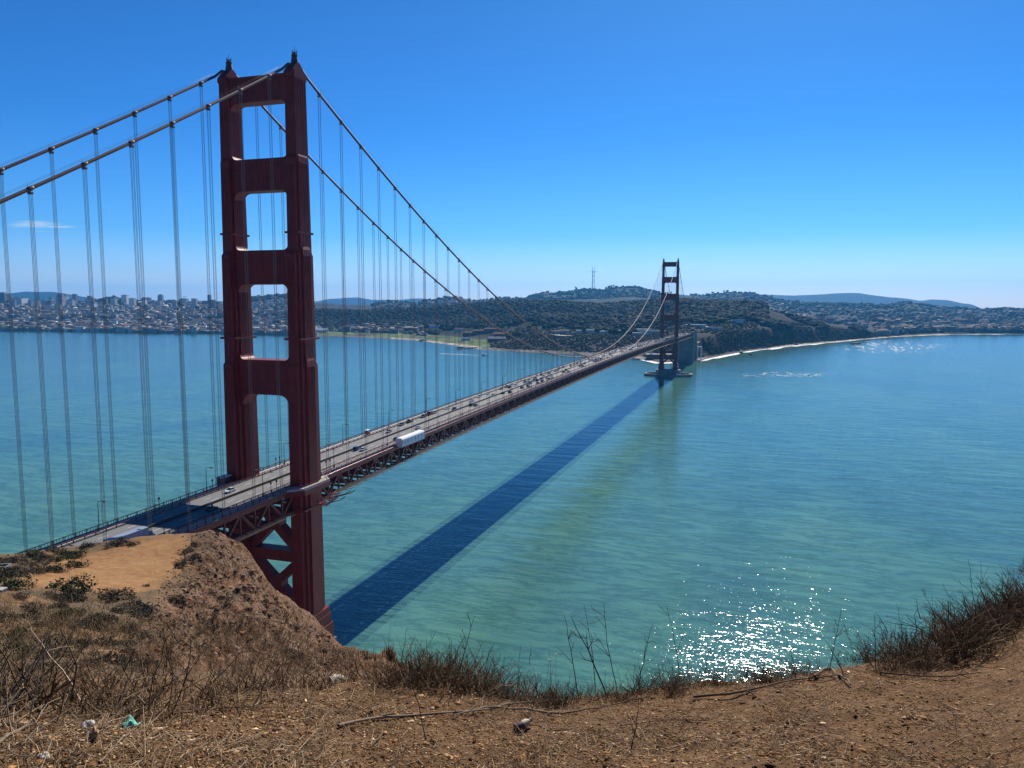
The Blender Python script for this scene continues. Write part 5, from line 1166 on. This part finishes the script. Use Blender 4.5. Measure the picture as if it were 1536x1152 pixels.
# ------------------------------------------------------------------ plants and litter of the near headland
def stems(paths, rads, tint, name, mat, parent=None, sides=3):
    """paths (n,k,3), rads (n,k): many thin tapered stems in one mesh"""
    n, k, _ = paths.shape; d = np.gradient(paths, axis=1); d /= np.linalg.norm(d, axis=2, keepdims=True) + 1e-9
    ref = np.where(np.abs(d[..., 2:3]) > .9, np.array([1., 0, 0]), np.array([0, 0, 1.])); a = np.cross(d, ref); a /= np.linalg.norm(a, axis=2, keepdims=True) + 1e-9; b = np.cross(d, a)
    ang = np.arange(sides)*2*math.pi/sides
    V = paths[:, :, None] + (a[:, :, None]*np.cos(ang)[None, None, :, None] + b[:, :, None]*np.sin(ang)[None, None, :, None])*rads[:, :, None, None]
    ids = np.arange(n*k*sides).reshape(n, k, sides); nx = np.roll(ids, -1, 2)
    Fq = np.stack([ids[:, :-1], nx[:, :-1], nx[:, 1:], ids[:, 1:]], -1).reshape(-1, 4)
    T = np.ones((n, k, sides, 4)); T[..., :3] = tint[:, None, None, :]
    return mesh_np(name, V.reshape(-1, 3), Fq, mat, parent, attr={'tint': T.reshape(-1, 4)})
def wander(base, direc, length, k, curl, droop=0.0):
    """n curved paths from base along direc"""
    n = len(base); P = np.zeros((n, k, 3)); P[:, 0] = base; d = direc/np.linalg.norm(direc, axis=1, keepdims=True)
    for i in range(1, k):
        d = d + RNG.normal(0, curl, (n, 3)); d[:, 2] -= droop; d /= np.linalg.norm(d, axis=1, keepdims=True); P[:, i] = P[:, i-1] + d*(length/(k-1))[:, None]
    return P
M_STEM = attr_mat('dry_stems', .9, .2, 20); M_SHRUB = attr_mat('shrub_leaves', .9, .2, 3); M_STONE = attr_mat('loose_stones', .95, .25, 12)
STEMC = np.array([(.13,.078,.042),(.08,.050,.030),(.22,.145,.08),(.36,.26,.16),(.075,.062,.034),(.17,.10,.05)])
def make_brush(n, h, spread, pale, seedtint=None):
    base = np.stack([RNG.normal(0, .10*spread, n), RNG.normal(0, .10*spread, n), np.full(n, -.03)], 1)
    th = RNG.uniform(0, 6.28, n); el = RNG.uniform(.25, 1.45, n); d = np.stack([np.cos(th)*np.cos(el), np.sin(th)*np.cos(el), np.sin(el)], 1)
    L = h*RNG.uniform(.45, 1.15, n); P = wander(base, d, L, 6, .16, .02)
    r = np.linspace(1, .35, 6)[None]*RNG.uniform(.0026, .0062, n)[:, None]
    w_ = np.array([.3, .26, .14*pale, .10*pale, .22, .2]); T = STEMC[RNG.choice(6, n, p=w_/w_.sum())]*RNG.uniform(.7, 1.2, (n, 1))
    # side twigs
    m_ = int(n*2.5); i = RNG.integers(0, n, m_); j = RNG.integers(2, 6, m_); b2 = P[i, j]; d2 = P[i, np.minimum(j, 5)] - P[i, j-1]; d2 = d2/(np.linalg.norm(d2, axis=1, keepdims=True)+1e-9) + RNG.normal(0, .55, (m_, 3))
    P2 = wander(b2, d2, h*RNG.uniform(.08, .28, m_), 6, .22, 0); r2 = np.linspace(1, .4, 6)[None]*RNG.uniform(.0012, .0026, m_)[:, None]
    return np.concatenate([P, P2]), np.concatenate([r, r2]), np.concatenate([T, T[i]*RNG.uniform(.8, 1.3, (m_, 1))])
BR = []
for k_ in range(5):
    a_ = make_brush(64, [.38, .32, .46, .28, .42][k_], [1.3, 1.6, 1.0, 1.9, 1.2][k_], [1.0, 2.2, .9, .6, 3.0][k_]); o = stems(*a_, 'dry_shrub', M_STEM); BR.append(o); o['_p'] = 1
def brush_spots(us, vlo, vhi, n):
    out = []
    for _ in range(n):
        u = random.uniform(*us); a = az_of(u, 1040); bv = np.interp(u, HU, [b[0] for b in BROW]); br = np.interp(u, HU, [b[1] for b in BROW]); r = br + random.uniform(vlo, vhi); out.append((u, a, r))
    return out
usedb = [0]*5
def put_brush(u, a, r, sc, label, group):
    k_ = random.randrange(5); o = BR[k_] if usedb[k_] == 0 else BR[k_].copy()
    if usedb[k_]: COL.objects.link(o)
    usedb[k_] += 1; o.location = ground_pt(a, r); o.rotation_euler = (random.uniform(-.15, .15), random.uniform(-.15, .15), random.uniform(0, 6.28)); o.scale = (sc*random.uniform(.9, 1.3), sc*random.uniform(.9, 1.3), sc)
    tag(o, label, 'shrub', group)
for u, a, r in brush_spots((-60, 330), -.6, .9, 17): put_brush(u, a, r, random.uniform(.8, 1.35), 'twiggy dry brown shrub at the lower left by the litter', 'dry shrubs at the lower left')
for u, a, r in brush_spots((330, 560), -.3, 1.4, 10): put_brush(u, a, r, random.uniform(.75, 1.2), 'dry brown shrub below the rocky flank and near tower foot', 'dry shrubs below the rocky flank')
for u, a, r in brush_spots((560, 740), -.3, .7, 22): put_brush(u, a, r, random.uniform(.7, 1.15), 'dry dark shrub at the brow in front of the bridge shadow', 'dry shrubs on the brow below the shadow')
for u, a, r in brush_spots((715, 860), -.35, .4, 16): put_brush(u, a, r, random.uniform(.4, .75), 'small dry tuft on the middle of the brow', 'small dry tufts on the brow')
for u, a, r in brush_spots((850, 1240), -.45, .3, 34): put_brush(u, a, r, random.uniform(.3, .65), 'small dry shrub on the brow in front of the sun glitter', 'dry shrubs below the glitter')
for u, a, r in brush_spots((1600, 2000), -.6, 1.2, 22): put_brush(u, a, r, random.uniform(.7, 1.2), 'dense dark dry shrub on the rising bank at the right', 'dry shrubs on the right bank')
for u, a, r in brush_spots((1478, 1560), -.2, .5, 16): put_brush(u, a, r, random.uniform(.8, 1.2), 'dense dark dry shrub on the rising bank at the right', 'dry shrubs on the right bank')
for u, a, r in brush_spots((1268, 1600), -.75, 1.2, 54): put_brush(u, a, r, random.uniform(.65, 1.3)*min(1, .5+(u-1268)/300), 'dense dark dry shrub on the rising bank at the right', 'dry shrubs on the right bank')

# tall single dry stalks: (base u, base v, top u, top v, thickness, side branches, label)
WEEDS = [(870,1040,846,922,.006,4,'second dark forked stalk left of the thick leaning one'),(958,1038,980,935,.0045,4,'twiggy stalk leaning right before the glitter'),(1050,1034,1062,968,.0035,3,'small twiggy stalk at the middle of the glitter'),(600,1040,655,945,.004,5,'fine pale twig arching right over the shadow end'),(655,1042,640,958,.0045,3,'dark stalk in the middle of the brow shrubs'),(735,1046,757,985,.004,3,'short dark stalk right of the brow shrubs'),(1140,1026,1150,965,.0035,3,'thin stalk at the right side of the glitter'),(1195,1022,1180,960,.004,4,'twiggy stalk just left of the right bank'),(912,1036,857,925,.0085,4,'thick dark forked stalk leaning left before the glitter'),(928,1036,906,905,.0055,4,'upright branched stalk right of the thick leaning one'),(893,1034,876,908,.005,3,'thin stalk left of the thick leaning one'),(1021,1030,1000,908,.0045,2,'lone thin stalk leaning left in front of the glitter'),(947,1034,972,965,.004,2,'short stalk leaning right before the glitter'),
 (586,1004,586,939,.0032,0,'bare straight stalk against the turquoise water'),(705,1030,690,950,.004,5,'twiggy stalk at the top of the dark brow shrubs'),(676,1044,712,924,.0055,2,'long dark stalk leaning right above the dark shrubs'),(780,1046,781,968,.0035,1,'thin upright stalk right of the dark shrubs'),(822,1046,823,974,.003,1,'thin straight stalk in the gap of the brow'),(640,1110,610,985,.005,3,'slanting twig rising from the litter below the brow'),
 (1243,1008,1262,914,.0045,4,'seed headed stalk at the left end of the right bank'),(1313,1000,1312,922,.0055,3,'dark stubby stalk on the right bank'),(1360,985,1345,905,.004,2,'thin stalk in the middle of the right bank'),(1422,962,1384,882,.0045,2,'long thin stalk leaning left on the right bank'),(1405,965,1398,890,.004,4,'twiggy stalk on the right bank'),(1470,925,1452,838,.0045,2,'tall forked stalk near the right edge'),(1466,915,1471,842,.004,3,'upright stalk beside the tall forked one'),(1512,900,1516,850,.004,2,'last stalk at the right edge'),
 (945,1125,958,1045,.005,1,'dark stalk standing in the bare earth at centre'),(1270,1020,1238,960,.006,2,'bent dark stalk at the foot of the right bank'),(40,1085,62,985,.006,3,'pale stalk at the far lower left'),(18,1100,8,1000,.005,2,'pale stalk cut by the left edge'),(252,1075,255,968,.005,3,'dark upright stalk in the left shrubs'),(246,1080,205,1010,.005,3,'dark stalk leaning left in the left shrubs'),(300,1050,330,975,.004,3,'thin stalk leaning right in the left shrubs'),(425,1045,395,960,.0035,3,'thin pale stalk before the rocky flank'),(470,1030,440,950,.0035,2,'curved pale stalk before the near tower foot'),(505,1035,465,960,.004,3,'pale stalk crossing the near tower foot'),(420,1042,452,975,.003,2,'thin stalk leaning right before the rocky flank')]
for (ub, vb, ut, vt, th_, nb, lab) in WEEDS:
    p = ground_px(ub, vb)
    if p is None or math.dist(p, CAM) > 40: p = ground_pt(az_of(ub, vb), np.interp(ub, HU, [b[1] for b in BROW]))
    dist_ = np.dot(p-CAM, np.array(_fw)); q = CAM + (np.array(_fw) + np.array(_rt)*((ut-768)/FPX) - np.array(_up)*((vt-576)/FPX))*(dist_ + .1)
    v_ = q - p; L_ = np.linalg.norm(v_); side = np.cross(v_/L_, np.array(_fw)); k = 8; t_ = np.linspace(0, 1, k)[:, None]
    main = p*0 + v_*t_ + side*(np.sin(t_*3.1)*L_*random.uniform(-.05, .05)) + RNG.normal(0, .006*L_, (k, 3))*(t_ > 0)*(t_ < 1); main[0, 2] -= .03
    Pm = [main]; Rm = [np.linspace(1, .35, k)*th_]
    for j in range(nb):
        i = random.randint(3, 6); d_ = v_/L_*random.uniform(.5, .9) + side*random.choice((-1, 1))*random.uniform(.35, .75) + np.array(_fw)*random.uniform(-.3, .3)
        pb_ = wander(main[i][None], d_[None], np.array([L_*random.uniform(.16, .42)*(1.15-i/9)]), k, .12, -.04)[0]; Pm.append(pb_); Rm.append(np.linspace(.55, .25, k)*th_)
        if th_ > .004:
            pc = wander(pb_[4][None], (d_ + RNG.normal(0, .5, 3))[None], np.array([L_*.12]), k, .15, -.02)[0]; Pm.append(pc); Rm.append(np.linspace(.35, .2, k)*th_)
    tc_ = np.array([.26, .19, .12]) if 'pale' in lab else np.array([.07, .045, .03])
    o = stems(np.array(Pm), np.array(Rm), np.repeat(tc_[None], len(Pm), 0)*RNG.uniform(.85, 1.2, (len(Pm), 1)), 'dry_weed', M_STEM, sides=5); o.location = p; tag(o, lab, 'plant', 'tall dry stalks along the cliff edge')
# a few yellow flower heads by the thick stalk
for (u, v, lab) in ((835, 979, 'small yellow flower left of the thick leaning stalk'), (818, 986, 'second small yellow flower near the brow'), (908, 999, 'small yellow flower between the dark stalks'), (1086, 0, None)):
    if not lab: continue
    g0 = ground_pt(az_of(u, v), np.interp(u, HU, [b[1] for b in BROW])); dist_ = np.dot(g0-CAM, np.array(_fw)); q = CAM + (np.array(_fw) + np.array(_rt)*((u-768)/FPX) - np.array(_up)*((v-576)/FPX))*dist_
    r = empty('flower', g0); tag(r, lab, 'flower', 'yellow flowers on the brow'); P_ = wander(np.array([[0, 0, -.02]]), (q-g0)[None], np.array([np.linalg.norm(q-g0)]), 8, .02); o = stems(P_, np.full((1, 8), .0014), np.array([[.1, .11, .04]]), 'stem', M_STEM, r); m = MB(); c = P_[0, -1]
    for j in range(7): a = j*.9; m.add([tuple(c), (c[0]+.012*math.cos(a), c[1]+.012*math.sin(a), c[2]+.006), (c[0]+.013*math.cos(a+.5), c[1]+.013*math.sin(a+.5), c[2]+.004)], [(0,1,2)])
    m.build('petals', M_YEL if 'M_YEL' in globals() else globals().setdefault('M_YEL', simple('yellow_petal', (.75, .55, .03), .7, .1, 5)), r)

# fallen branches: photo points lying on the earth
BRANCH = [([(508,1092),(560,1082),(640,1074),(720,1072),(765,1058),(800,1056)],.012,1,'long grey fallen branch left of the black topped bottle'),([(838,1075),(790,1068),(726,1065),(680,1078)],.010,1,'fallen branch crossing under the long grey one'),([(840,1074),(880,1068),(930,1058),(975,1046)],.007,0,'thin fallen twig right of the bottle'),([(820,1100),(860,1098),(880,1110)],.006,0,'short broken twig right of the bottle'),([(888,1036),(950,1042),(1040,1049)],.010,1,'straight pale fallen stick under the glitter'),([(1040,1049),(1120,1040),(1190,1023),(1255,1017)],.011,1,'long fallen branch lying along the brow'),([(1222,1022),(1240,1004),(1262,1018),(1275,1030)],.016,0,'gnarled grey root at the foot of the right bank'),([(0,1120),(50,1090),(78,1060)],.010,1,'pale bare branch at the lower left corner'),([(20,1050),(60,1100),(70,1140)],.008,1,'second pale branch at the lower left corner'),([(148,1150),(180,1116),(200,1100)],.007,0,'pale twig just right of the white paper'),([(255,1075),(330,1066),(400,1062)],.006,0,'thin dry twig on the earth at left'),([(560,1120),(585,1090),(600,1060)],.006,1,'dark twig across the earth left of centre'),([(470,1022),(520,1060),(560,1075)],.008,1,'twig running down from the white rag'),([(1320,1012),(1400,1018),(1470,1012)],.008,1,'fallen twig below the right bank'),([(930,1092),(1000,1082),(1060,1084)],.005,0,'thin twig on the bare earth at centre right')]
for pts, th_, nb, lab in BRANCH:
    W_ = [ground_px(*q) for q in pts]
    if any(q is None for q in W_): continue
    W_ = np.array(W_) + np.array([0, 0, th_*1.2 + .012]); k = 10; tt = np.linspace(0, len(W_)-1, k); P_ = np.stack([np.interp(tt, np.arange(len(W_)), W_[:, i]) for i in range(3)], 1); c0 = P_[0].copy(); P_ = P_-c0 + RNG.normal(0, th_*.5, P_.shape)
    Pm = [P_]; Rm = [np.linspace(1, .5, k)*th_]
    for j in range(nb*3):
        i = random.randint(2, 8); d_ = (P_[min(i+1, 9)]-P_[i-1]); d_ = d_/np.linalg.norm(d_) + RNG.normal(0, .6, 3)*np.array([1, 1, .35]) + np.array([0, 0, .15]); Pm.append(wander(P_[i][None], d_[None], np.array([random.uniform(.12, .4)]), k, .12)[0]); Rm.append(np.linspace(.5, .2, k)*th_)
    col_ = np.array([.23, .17, .115]) if ('grey' in lab or 'pale' in lab) else np.array([.14, .095, .06])
    o = stems(np.array(Pm), np.array(Rm), np.repeat(col_[None], len(Pm), 0), 'fallen_branch', M_STEM, sides=6); o.location = c0; tag(o, lab, 'branch', 'fallen branches on the earth')

# earth crumbs, stones, chips and dry straw underfoot
def octas(P, S, tint, name, label):
    n = len(P); O = np.array([(1,0,0),(-1,0,0),(0,1,0),(0,-1,0),(0,0,1),(0,0,-1)], float)[None]*(1 + RNG.uniform(-.4, .4, (n, 6, 1))); a = RNG.uniform(0, 6.28, n); ca, sa = np.cos(a)[:, None], np.sin(a)[:, None]
    O = O*S[:, None, :]; O = np.stack([O[..., 0]*ca-O[..., 1]*sa, O[..., 0]*sa+O[..., 1]*ca, O[..., 2]], -1) + P[:, None, :]
    F8 = np.array([(0,2,4),(2,1,4),(1,3,4),(3,0,4),(2,0,5),(1,2,5),(3,1,5),(0,3,5)]); Fc = (F8[None] + (np.arange(n)*6)[:, None, None]).reshape(-1, 3)
    T = np.repeat(np.concatenate([tint, np.ones((n, 1))], 1)[:, None], 6, 1).reshape(-1, 4); o = mesh_np(name, O.reshape(-1, 3), Fc, M_STONE, attr={'tint': T}); tag(o, label, name.replace('_', ' '), kind='stuff'); return o
def near_points(n, azlo=-1.02, azhi=.50, beyond_=0.0):
    a = RNG.uniform(azlo, azhi, n); uu = 768 + FPX*np.tan(a + YAW); br = np.interp(uu, HU, [b[1] for b in BROW]) + beyond_; r = 2.5 + (br-2.5)*RNG.uniform(0, 1, n)**1.25
    ci = np.clip(np.searchsorted(HA, a)-1, 0, nch-1); z = np.array([np.interp(r[i], hr[:, ci[i]], HZ[:, ci[i]]) for i in range(n)]); return np.stack([CAM[0]+r*np.sin(a), CAM[1]+r*np.cos(a), z], 1), uu
N_ = 58000; P, uu = near_points(N_); patch = fbm(P[:, 0]/.5, P[:, 1]/.5, seed=90, octv=3); keep = patch + RNG.normal(0, .5, N_) > -.75; P = P[keep]; n = len(P)
sz_ = RNG.uniform(.003, .0105, n)*(1 + (RNG.uniform(0, 1, n) < .03)*RNG.uniform(.5, 2.2, n)); S = np.stack([sz_*RNG.uniform(.8, 1.8, n), sz_, sz_*RNG.uniform(.4, .8, n)], 1); pc_ = np.array([(.25,.12,.046),(.48,.27,.12),(.11,.05,.02),(.62,.42,.23),(.05,.026,.014),(.34,.17,.065)])
big_ = RNG.uniform(0, 1, n) < .012; S[big_] *= RNG.uniform(1.6, 3.2, (big_.sum(), 1)); octas(P + np.array([0, 0, .002]), S, pc_[RNG.integers(0, 6, n)]*RNG.uniform(.7, 1.2, (n, 1)), 'gravel', 'crumbly earth clods and small stones on the near ground')
N_ = 46000; P, uu = near_points(N_, beyond_=.15); dens = fbm(P[:, 0]/.7, P[:, 1]/.7, seed=95, octv=3) + np.where(uu < 650, .35, .1) - np.where(uu > 1050, .15, 0); P = P[dens + RNG.normal(0, .3, N_) > .0]; n = len(P); a = RNG.uniform(0, 6.28, n); d = np.stack([np.cos(a), np.sin(a), RNG.normal(.12, .3, n)], 1)
L_ = RNG.uniform(.02, .13, n)*(1 + (RNG.uniform(0, 1, n) < .08)*1.8); PP = wander(P + np.array([0, 0, .004]), d, L_, 3, .12, .0); rr_ = np.linspace(1, .6, 3)[None]*RNG.uniform(.0014, .0036, n)[:, None]; T = STEMC[RNG.choice(6, n, p=[.15, .06, .28, .38, .03, .10])]*RNG.uniform(.9, 1.7, (n, 1))
o = stems(PP, rr_, T, 'dry_straw', M_STEM); tag(o, 'dry straw and twig litter strewn over the near earth', 'straw', kind='stuff')

# dry grass and low scrub on the slope beyond the brow
def slope_points(n, u0, u1, v0, v1, rmin=10):
    out = []
    k = 0
    while len(out) < n and k < n*3:
        k += 1; p = ground_px(random.uniform(u0, u1), random.uniform(v0, v1))
        if p is None: continue
        if math.dist(p[:2], CAM[:2]) < rmin: continue
        out.append(p)
    return np.array(out)
P = np.concatenate([slope_points(1700, -40, 560, 930, 1045), slope_points(500, 300, 520, 800, 1000), slope_points(500, -60, 210, 890, 960)]); n = len(P); rep_ = 5; PB = np.repeat(P, rep_, 0); n2_ = len(PB); dd_ = np.linalg.norm(PB[:, :2]-CAM[:2], axis=1)
sc_ = np.clip(dd_/45, .35, 2.0); th = RNG.uniform(0, 6.28, n2_); el = RNG.uniform(.3, 1.4, n2_); d = np.stack([np.cos(th)*np.cos(el), np.sin(th)*np.cos(el), np.sin(el)], 1)
PB = PB + RNG.normal(0, .15, (n2_, 3))*sc_[:, None]*np.array([1, 1, 0]) - np.array([0, 0, .05]); PP = wander(PB, d, RNG.uniform(.3, .95, n2_)*sc_, 3, .2, .05); rr_ = np.array([1, .7, .3])[None]*(RNG.uniform(.008, .016, n2_)*sc_)[:, None]
T = np.array([(.20,.12,.055),(.12,.075,.036),(.27,.175,.09),(.075,.058,.03),(.34,.24,.135)])[RNG.integers(0, 5, n2_)]*RNG.uniform(.7, 1.15, (n2_, 1))
o = stems(PP, rr_, T, 'dry_grass', M_STEM); tag(o, 'dry grass and low scrub over the slope below the brow', 'grass', kind='stuff')
# loose rock over the flank
P = np.concatenate([slope_points(5000, 235, 520, 795, 1010, 40), slope_points(500, 130, 330, 880, 1010, 40)]); qu, qv = pixel_rows(P[:, 0], P[:, 1], P[:, 2]); P = P[(qu - 292 + (qv-800)*.62 + RNG.normal(0, 9, len(P)) > 0)]; n = len(P); dd_ = np.linalg.norm(P[:, :2]-CAM[:2], axis=1); sz_ = RNG.uniform(.05, .24, n)*(1 + (RNG.uniform(0, 1, n) < .08)*RNG.uniform(.5, 2.2, n))*np.clip(dd_/150, .5, 1.1)
S = np.stack([sz_*RNG.uniform(.8, 1.7, n), sz_*RNG.uniform(.8, 1.4, n), sz_*RNG.uniform(.5, 1.0, n)], 1); rcw = np.array([(.20,.15,.11),(.30,.25,.20),(.09,.058,.036),(.26,.125,.05),(.05,.033,.024),(.30,.20,.12),(.04,.03,.025)]); octas(P, S, rcw[RNG.integers(0, 7, n)]*RNG.uniform(.7, 1.15, (n, 1)), 'loose_rock', 'broken reddish and grey rock covering the steep flank')

# leafy coastal shrubs on the knoll and in the hollow
def make_shrub(nleaf, col_, leaf=.16, flat=.62):
    th = RNG.uniform(0, 6.28, nleaf); z = RNG.uniform(-.1, 1, nleaf); rr = RNG.uniform(.45, 1.0, nleaf)**.5; lump = 1 + .28*np.sin(th*3 + 1.3) + .18*np.sin(th*7+.4); q = np.sqrt(np.clip(1-z*z, 0, 1)); C_ = np.stack([np.cos(th)*q*rr*lump, np.sin(th)*q*rr*lump, z*rr*flat*lump], 1)
    a = RNG.normal(0, 1, (nleaf, 3)); a /= np.linalg.norm(a, axis=1, keepdims=True); b = np.cross(a, RNG.normal(0, 1, (nleaf, 3))); b /= np.linalg.norm(b, axis=1, keepdims=True); s_ = leaf*RNG.uniform(.5, 1.2, (nleaf, 1))
    V = np.stack([C_-a*s_*.5, C_+b*s_*.28, C_+a*s_*.5, C_-b*s_*.28], 1).reshape(-1, 3); Fq = np.arange(nleaf*4).reshape(-1, 4); T = np.ones((nleaf, 4, 4)); T[..., :3] = (np.array(col_)[None]*RNG.uniform(.55, 1.5, (nleaf, 1)))[:, None]
    r = empty('coastal_shrub'); mesh_np('foliage', V, Fq, M_SHRUB, r, attr={'tint': T.reshape(-1, 4)})
    nb = 26; th = RNG.uniform(0, 6.28, nb); el = RNG.uniform(.4, 1.4, nb); d = np.stack([np.cos(th)*np.cos(el), np.sin(th)*np.cos(el), np.sin(el)], 1); stems(wander(np.zeros((nb, 3)), d, RNG.uniform(.5, .95, nb), 5, .15), np.linspace(.02, .006, 5)[None].repeat(nb, 0), np.repeat(np.array([[.12, .09, .065]]), nb, 0), 'stem', M_STEM, r); return r
SH = {'green': [make_shrub(900, (.055, .066, .022)), make_shrub(900, (.06, .07, .028))], 'dark': [make_shrub(900, (.045, .040, .024)), make_shrub(900, (.052, .045, .03))], 'grey': [make_shrub(800, (.10, .088, .058), .14), make_shrub(800, (.085, .075, .048), .14)], 'brown': [make_shrub(800, (.10, .066, .036), .14)]}
usedS = {}
def put_shrub(u, v, wpx, kind, label, group=None, hs=1.0):
    p = ground_px(u, v)
    if p is None: return
    i = random.randrange(len(SH[kind])); key = (kind, i); o = SH[kind][i] if key not in usedS else copy_tree(SH[kind][i]); usedS[key] = 1; sc = wpx/2*math.dist(p, CAM)/FPX/1.1
    o.location = p - np.array([0, 0, .06*sc]); o.scale = (sc, sc, sc*hs); o.rotation_euler = (0, 0, random.uniform(0, 6.28)); tag(o, label, 'shrub', group)
for a_ in ((106, 886, 58, 'green', 'rounded olive green shrub at the near edge of the tan knoll', None, 1.0), (14, 884, 50, 'green', 'dark green shrub at the left edge below the railing', None, 1.0), (168, 898, 54, 'dark', 'dark low shrub just below the tan knoll', None, .75), (198, 914, 56, 'dark', 'dark spreading shrub right of the low one below the knoll', None, .6), (262, 903, 26, 'dark', 'small dark tuft at the corner of knoll and rocky flank', None, .8), (281, 829, 26, 'grey', 'grey green shrub at the right edge of the tan knoll', None, 1.0), (275, 848, 36, 'dark', 'dark shrub below the grey green one at the knoll edge', None, .7), (293, 818, 18, 'grey', 'small shrub on the crest where knoll meets rock', None, .9), (178, 816, 34, 'dark', 'dark bush hiding the wheels of the blue trailer', None, .8), (133, 820, 24, 'dark', 'dark bush by the deck edge left of the blue trailer', None, .9), (200, 817, 20, 'dark', 'small bush in front of the blue trailer', None, .7), (48, 852, 22, 'brown', 'brown bush at the left tip of the tan knoll', None, .8)): put_shrub(*a_)
random.seed(21)
for k_ in range(46):
    u = random.uniform(-30, 118); v = 836 + random.uniform(0, 34) - u*.14; put_shrub(u, v, random.uniform(16, 34), random.choice(['grey', 'grey', 'dark', 'brown', 'green']), 'scrubby bush on the slope left of the tan knoll', 'bushes left of the tan knoll', random.uniform(.6, 1))
for k_ in range(74):
    u = random.uniform(-40, 215) ; v = random.uniform(892, 1012)
    if u > 130 and v < 915: continue
    put_shrub(u, v, random.uniform(20, 46), random.choice(['grey', 'dark', 'dark', 'brown', 'green', 'grey']), 'scrubby dark bush in the hollow below the tan knoll', 'bushes in the hollow', random.uniform(.5, .95))
for k_ in range(60):
    u = random.uniform(215, 500); v = random.uniform(830, 1000); put_shrub(u, v, random.uniform(7, 18), random.choice(['grey', 'dark', 'brown', 'dark']), 'small tuft clinging to the rocky flank', 'tufts on the rocky flank', random.uniform(.5, .9))

# litter
def crumple(u, v, wm, hm, name, label, cat, matl, seed_, lift=.3):
    p = ground_px(u, v)
    if p is None: return
    n_ = 11; g = np.linspace(-1, 1, n_); X, Y = np.meshgrid(g, g); R_ = np.sqrt(X*X+Y*Y); Z = np.clip(1-R_*.85, 0, 1)*.8 + fbm(X*1.6+seed_, Y*1.6, seed=seed_, octv=4)*.42; X2 = X*(1-.25*np.abs(vnoise(X*2, Y*2, seed=seed_+3))); V = np.stack([X2*wm/2, Y*wm*.4, np.maximum(Z, -.05)*hm], -1).reshape(-1, 3)
    ids = np.arange(n_*n_).reshape(n_, n_); Fq = np.stack([ids[:-1, :-1], ids[:-1, 1:], ids[1:, 1:], ids[1:, :-1]], -1).reshape(-1, 4); o = mesh_np(name, V, Fq, matl); md = o.modifiers.new('thick', 'SOLIDIFY'); md.thickness = .003; o.location = p + np.array([0, 0, .005]); o.rotation_euler = (0, 0, seed_*1.1); tag(o, label, cat)
crumple(191, 1092, .115, .075, 'plastic_bag', 'crumpled mint green plastic bag among the twigs at left', 'bag', simple('mint_plastic', (.16, .46, .32), .35, .3, 12), 3)
crumple(131, 1092, .095, .05, 'paper_scrap', 'torn white paper scrap left of the green bag', 'paper', simple('white_paper', (.46, .44, .40), .8, .08, 8), 5)
crumple(138, 1110, .08, .12, 'cardboard_scrap', 'curled brown cardboard scrap below the white paper', 'cardboard', simple('brown_card', (.36, .22, .10), .8, .2, 8), 8)
crumple(66, 1138, .065, .035, 'paper_wad', 'crumpled white paper wad at the lower left corner', 'paper', simple('wad_paper', (.42, .37, .30), .8, .1, 8), 11)
crumple(500, 1022, .27, .13, 'cloth_rag', 'dirty white rag caught in the twigs under the near tower', 'rag', simple('dirty_cloth', (.60, .50, .38), .9, .2, 8), 14)
pq = ground_px(785, 1092); r = empty('bottle', pq + np.array([0, 0, .03]), .4); tag(r, 'small pale bottle with a black wrap lying by the fallen branch', 'bottle'); r.rotation_euler = (0, R(78), .9); m = MB(); m.lathe([(.002, -.075), (.03, -.07), (.032, -.02), (.032, .03), (.014, .055), (.013, .075), (.002, .076)], 14); m.build('body', simple('bleached_plastic', (.42, .32, .2), .6, .15, 20), r, smooth=True); m = MB(); m.lathe([(.0325, -.072), (.0335, -.07), (.0335, -.01), (.0325, -.005)], 14); m.build('wrap', M_DARK, r, smooth=True); m = MB(); m.lathe([(.016, .06), (.016, .08), (.002, .081)], 12); m.build('cap', simple('cap_tan', (.30, .22, .13), .6, .1, 20), r)
# concrete steps edge at the left margin
p = ground_px(4, 858); r = empty('concrete_landing', p, R(25)); tag(r, 'pale concrete landing with kerb cut by the left edge', 'landing'); m = MB(); m.box(-7, 0, -3, 2.5, -1.5, .4); m.build('slab', M_CONC, r); m = MB(); m.box(0.002, .35, -3.2, 2.7, -1.5, .7); m.box(-7, 0, 2.502, 2.85, -1.5, .7); m.build('kerb', M_CONC, r)
p = ground_px(3, 888); r = empty('concrete_block', p, R(10)); tag(r, 'low pale concrete block at the left edge under the green shrub', 'block'); m = MB(); m.box(-2.2, .4, -.5, .5, -1, .4); m.build('block', M_CONC, r); m = MB(); m.box(-2.3, .5, -.6, .6, .4, .52); m.build('cap', M_WALK, r)

# ------------------------------------------------------------------ coastal haze
def add_haze():
    m = bpy.data.materials.new('haze_air'); m.use_nodes = True; t = m.node_tree; t.nodes.clear()
    o = t.nodes.new("ShaderNodeOutputMaterial"); v = t.nodes.new("ShaderNodeVolumePrincipled"); v.inputs['Color'].default_value = (.10, .48, 1.0, 1); v.inputs['Density'].default_value = HAZE; v.inputs['Anisotropy'].default_value = .3
    t.links.new(v.outputs[0], o.inputs['Volume']); mb = MB(); mb.box(-24000, 24000, -24000, 24000, -40, 760); h = mb.build('haze', m); tag(h, 'thin blue coastal haze between headland and far hills', 'haze', kind='stuff')
HAZE = 3.3e-5
add_haze()
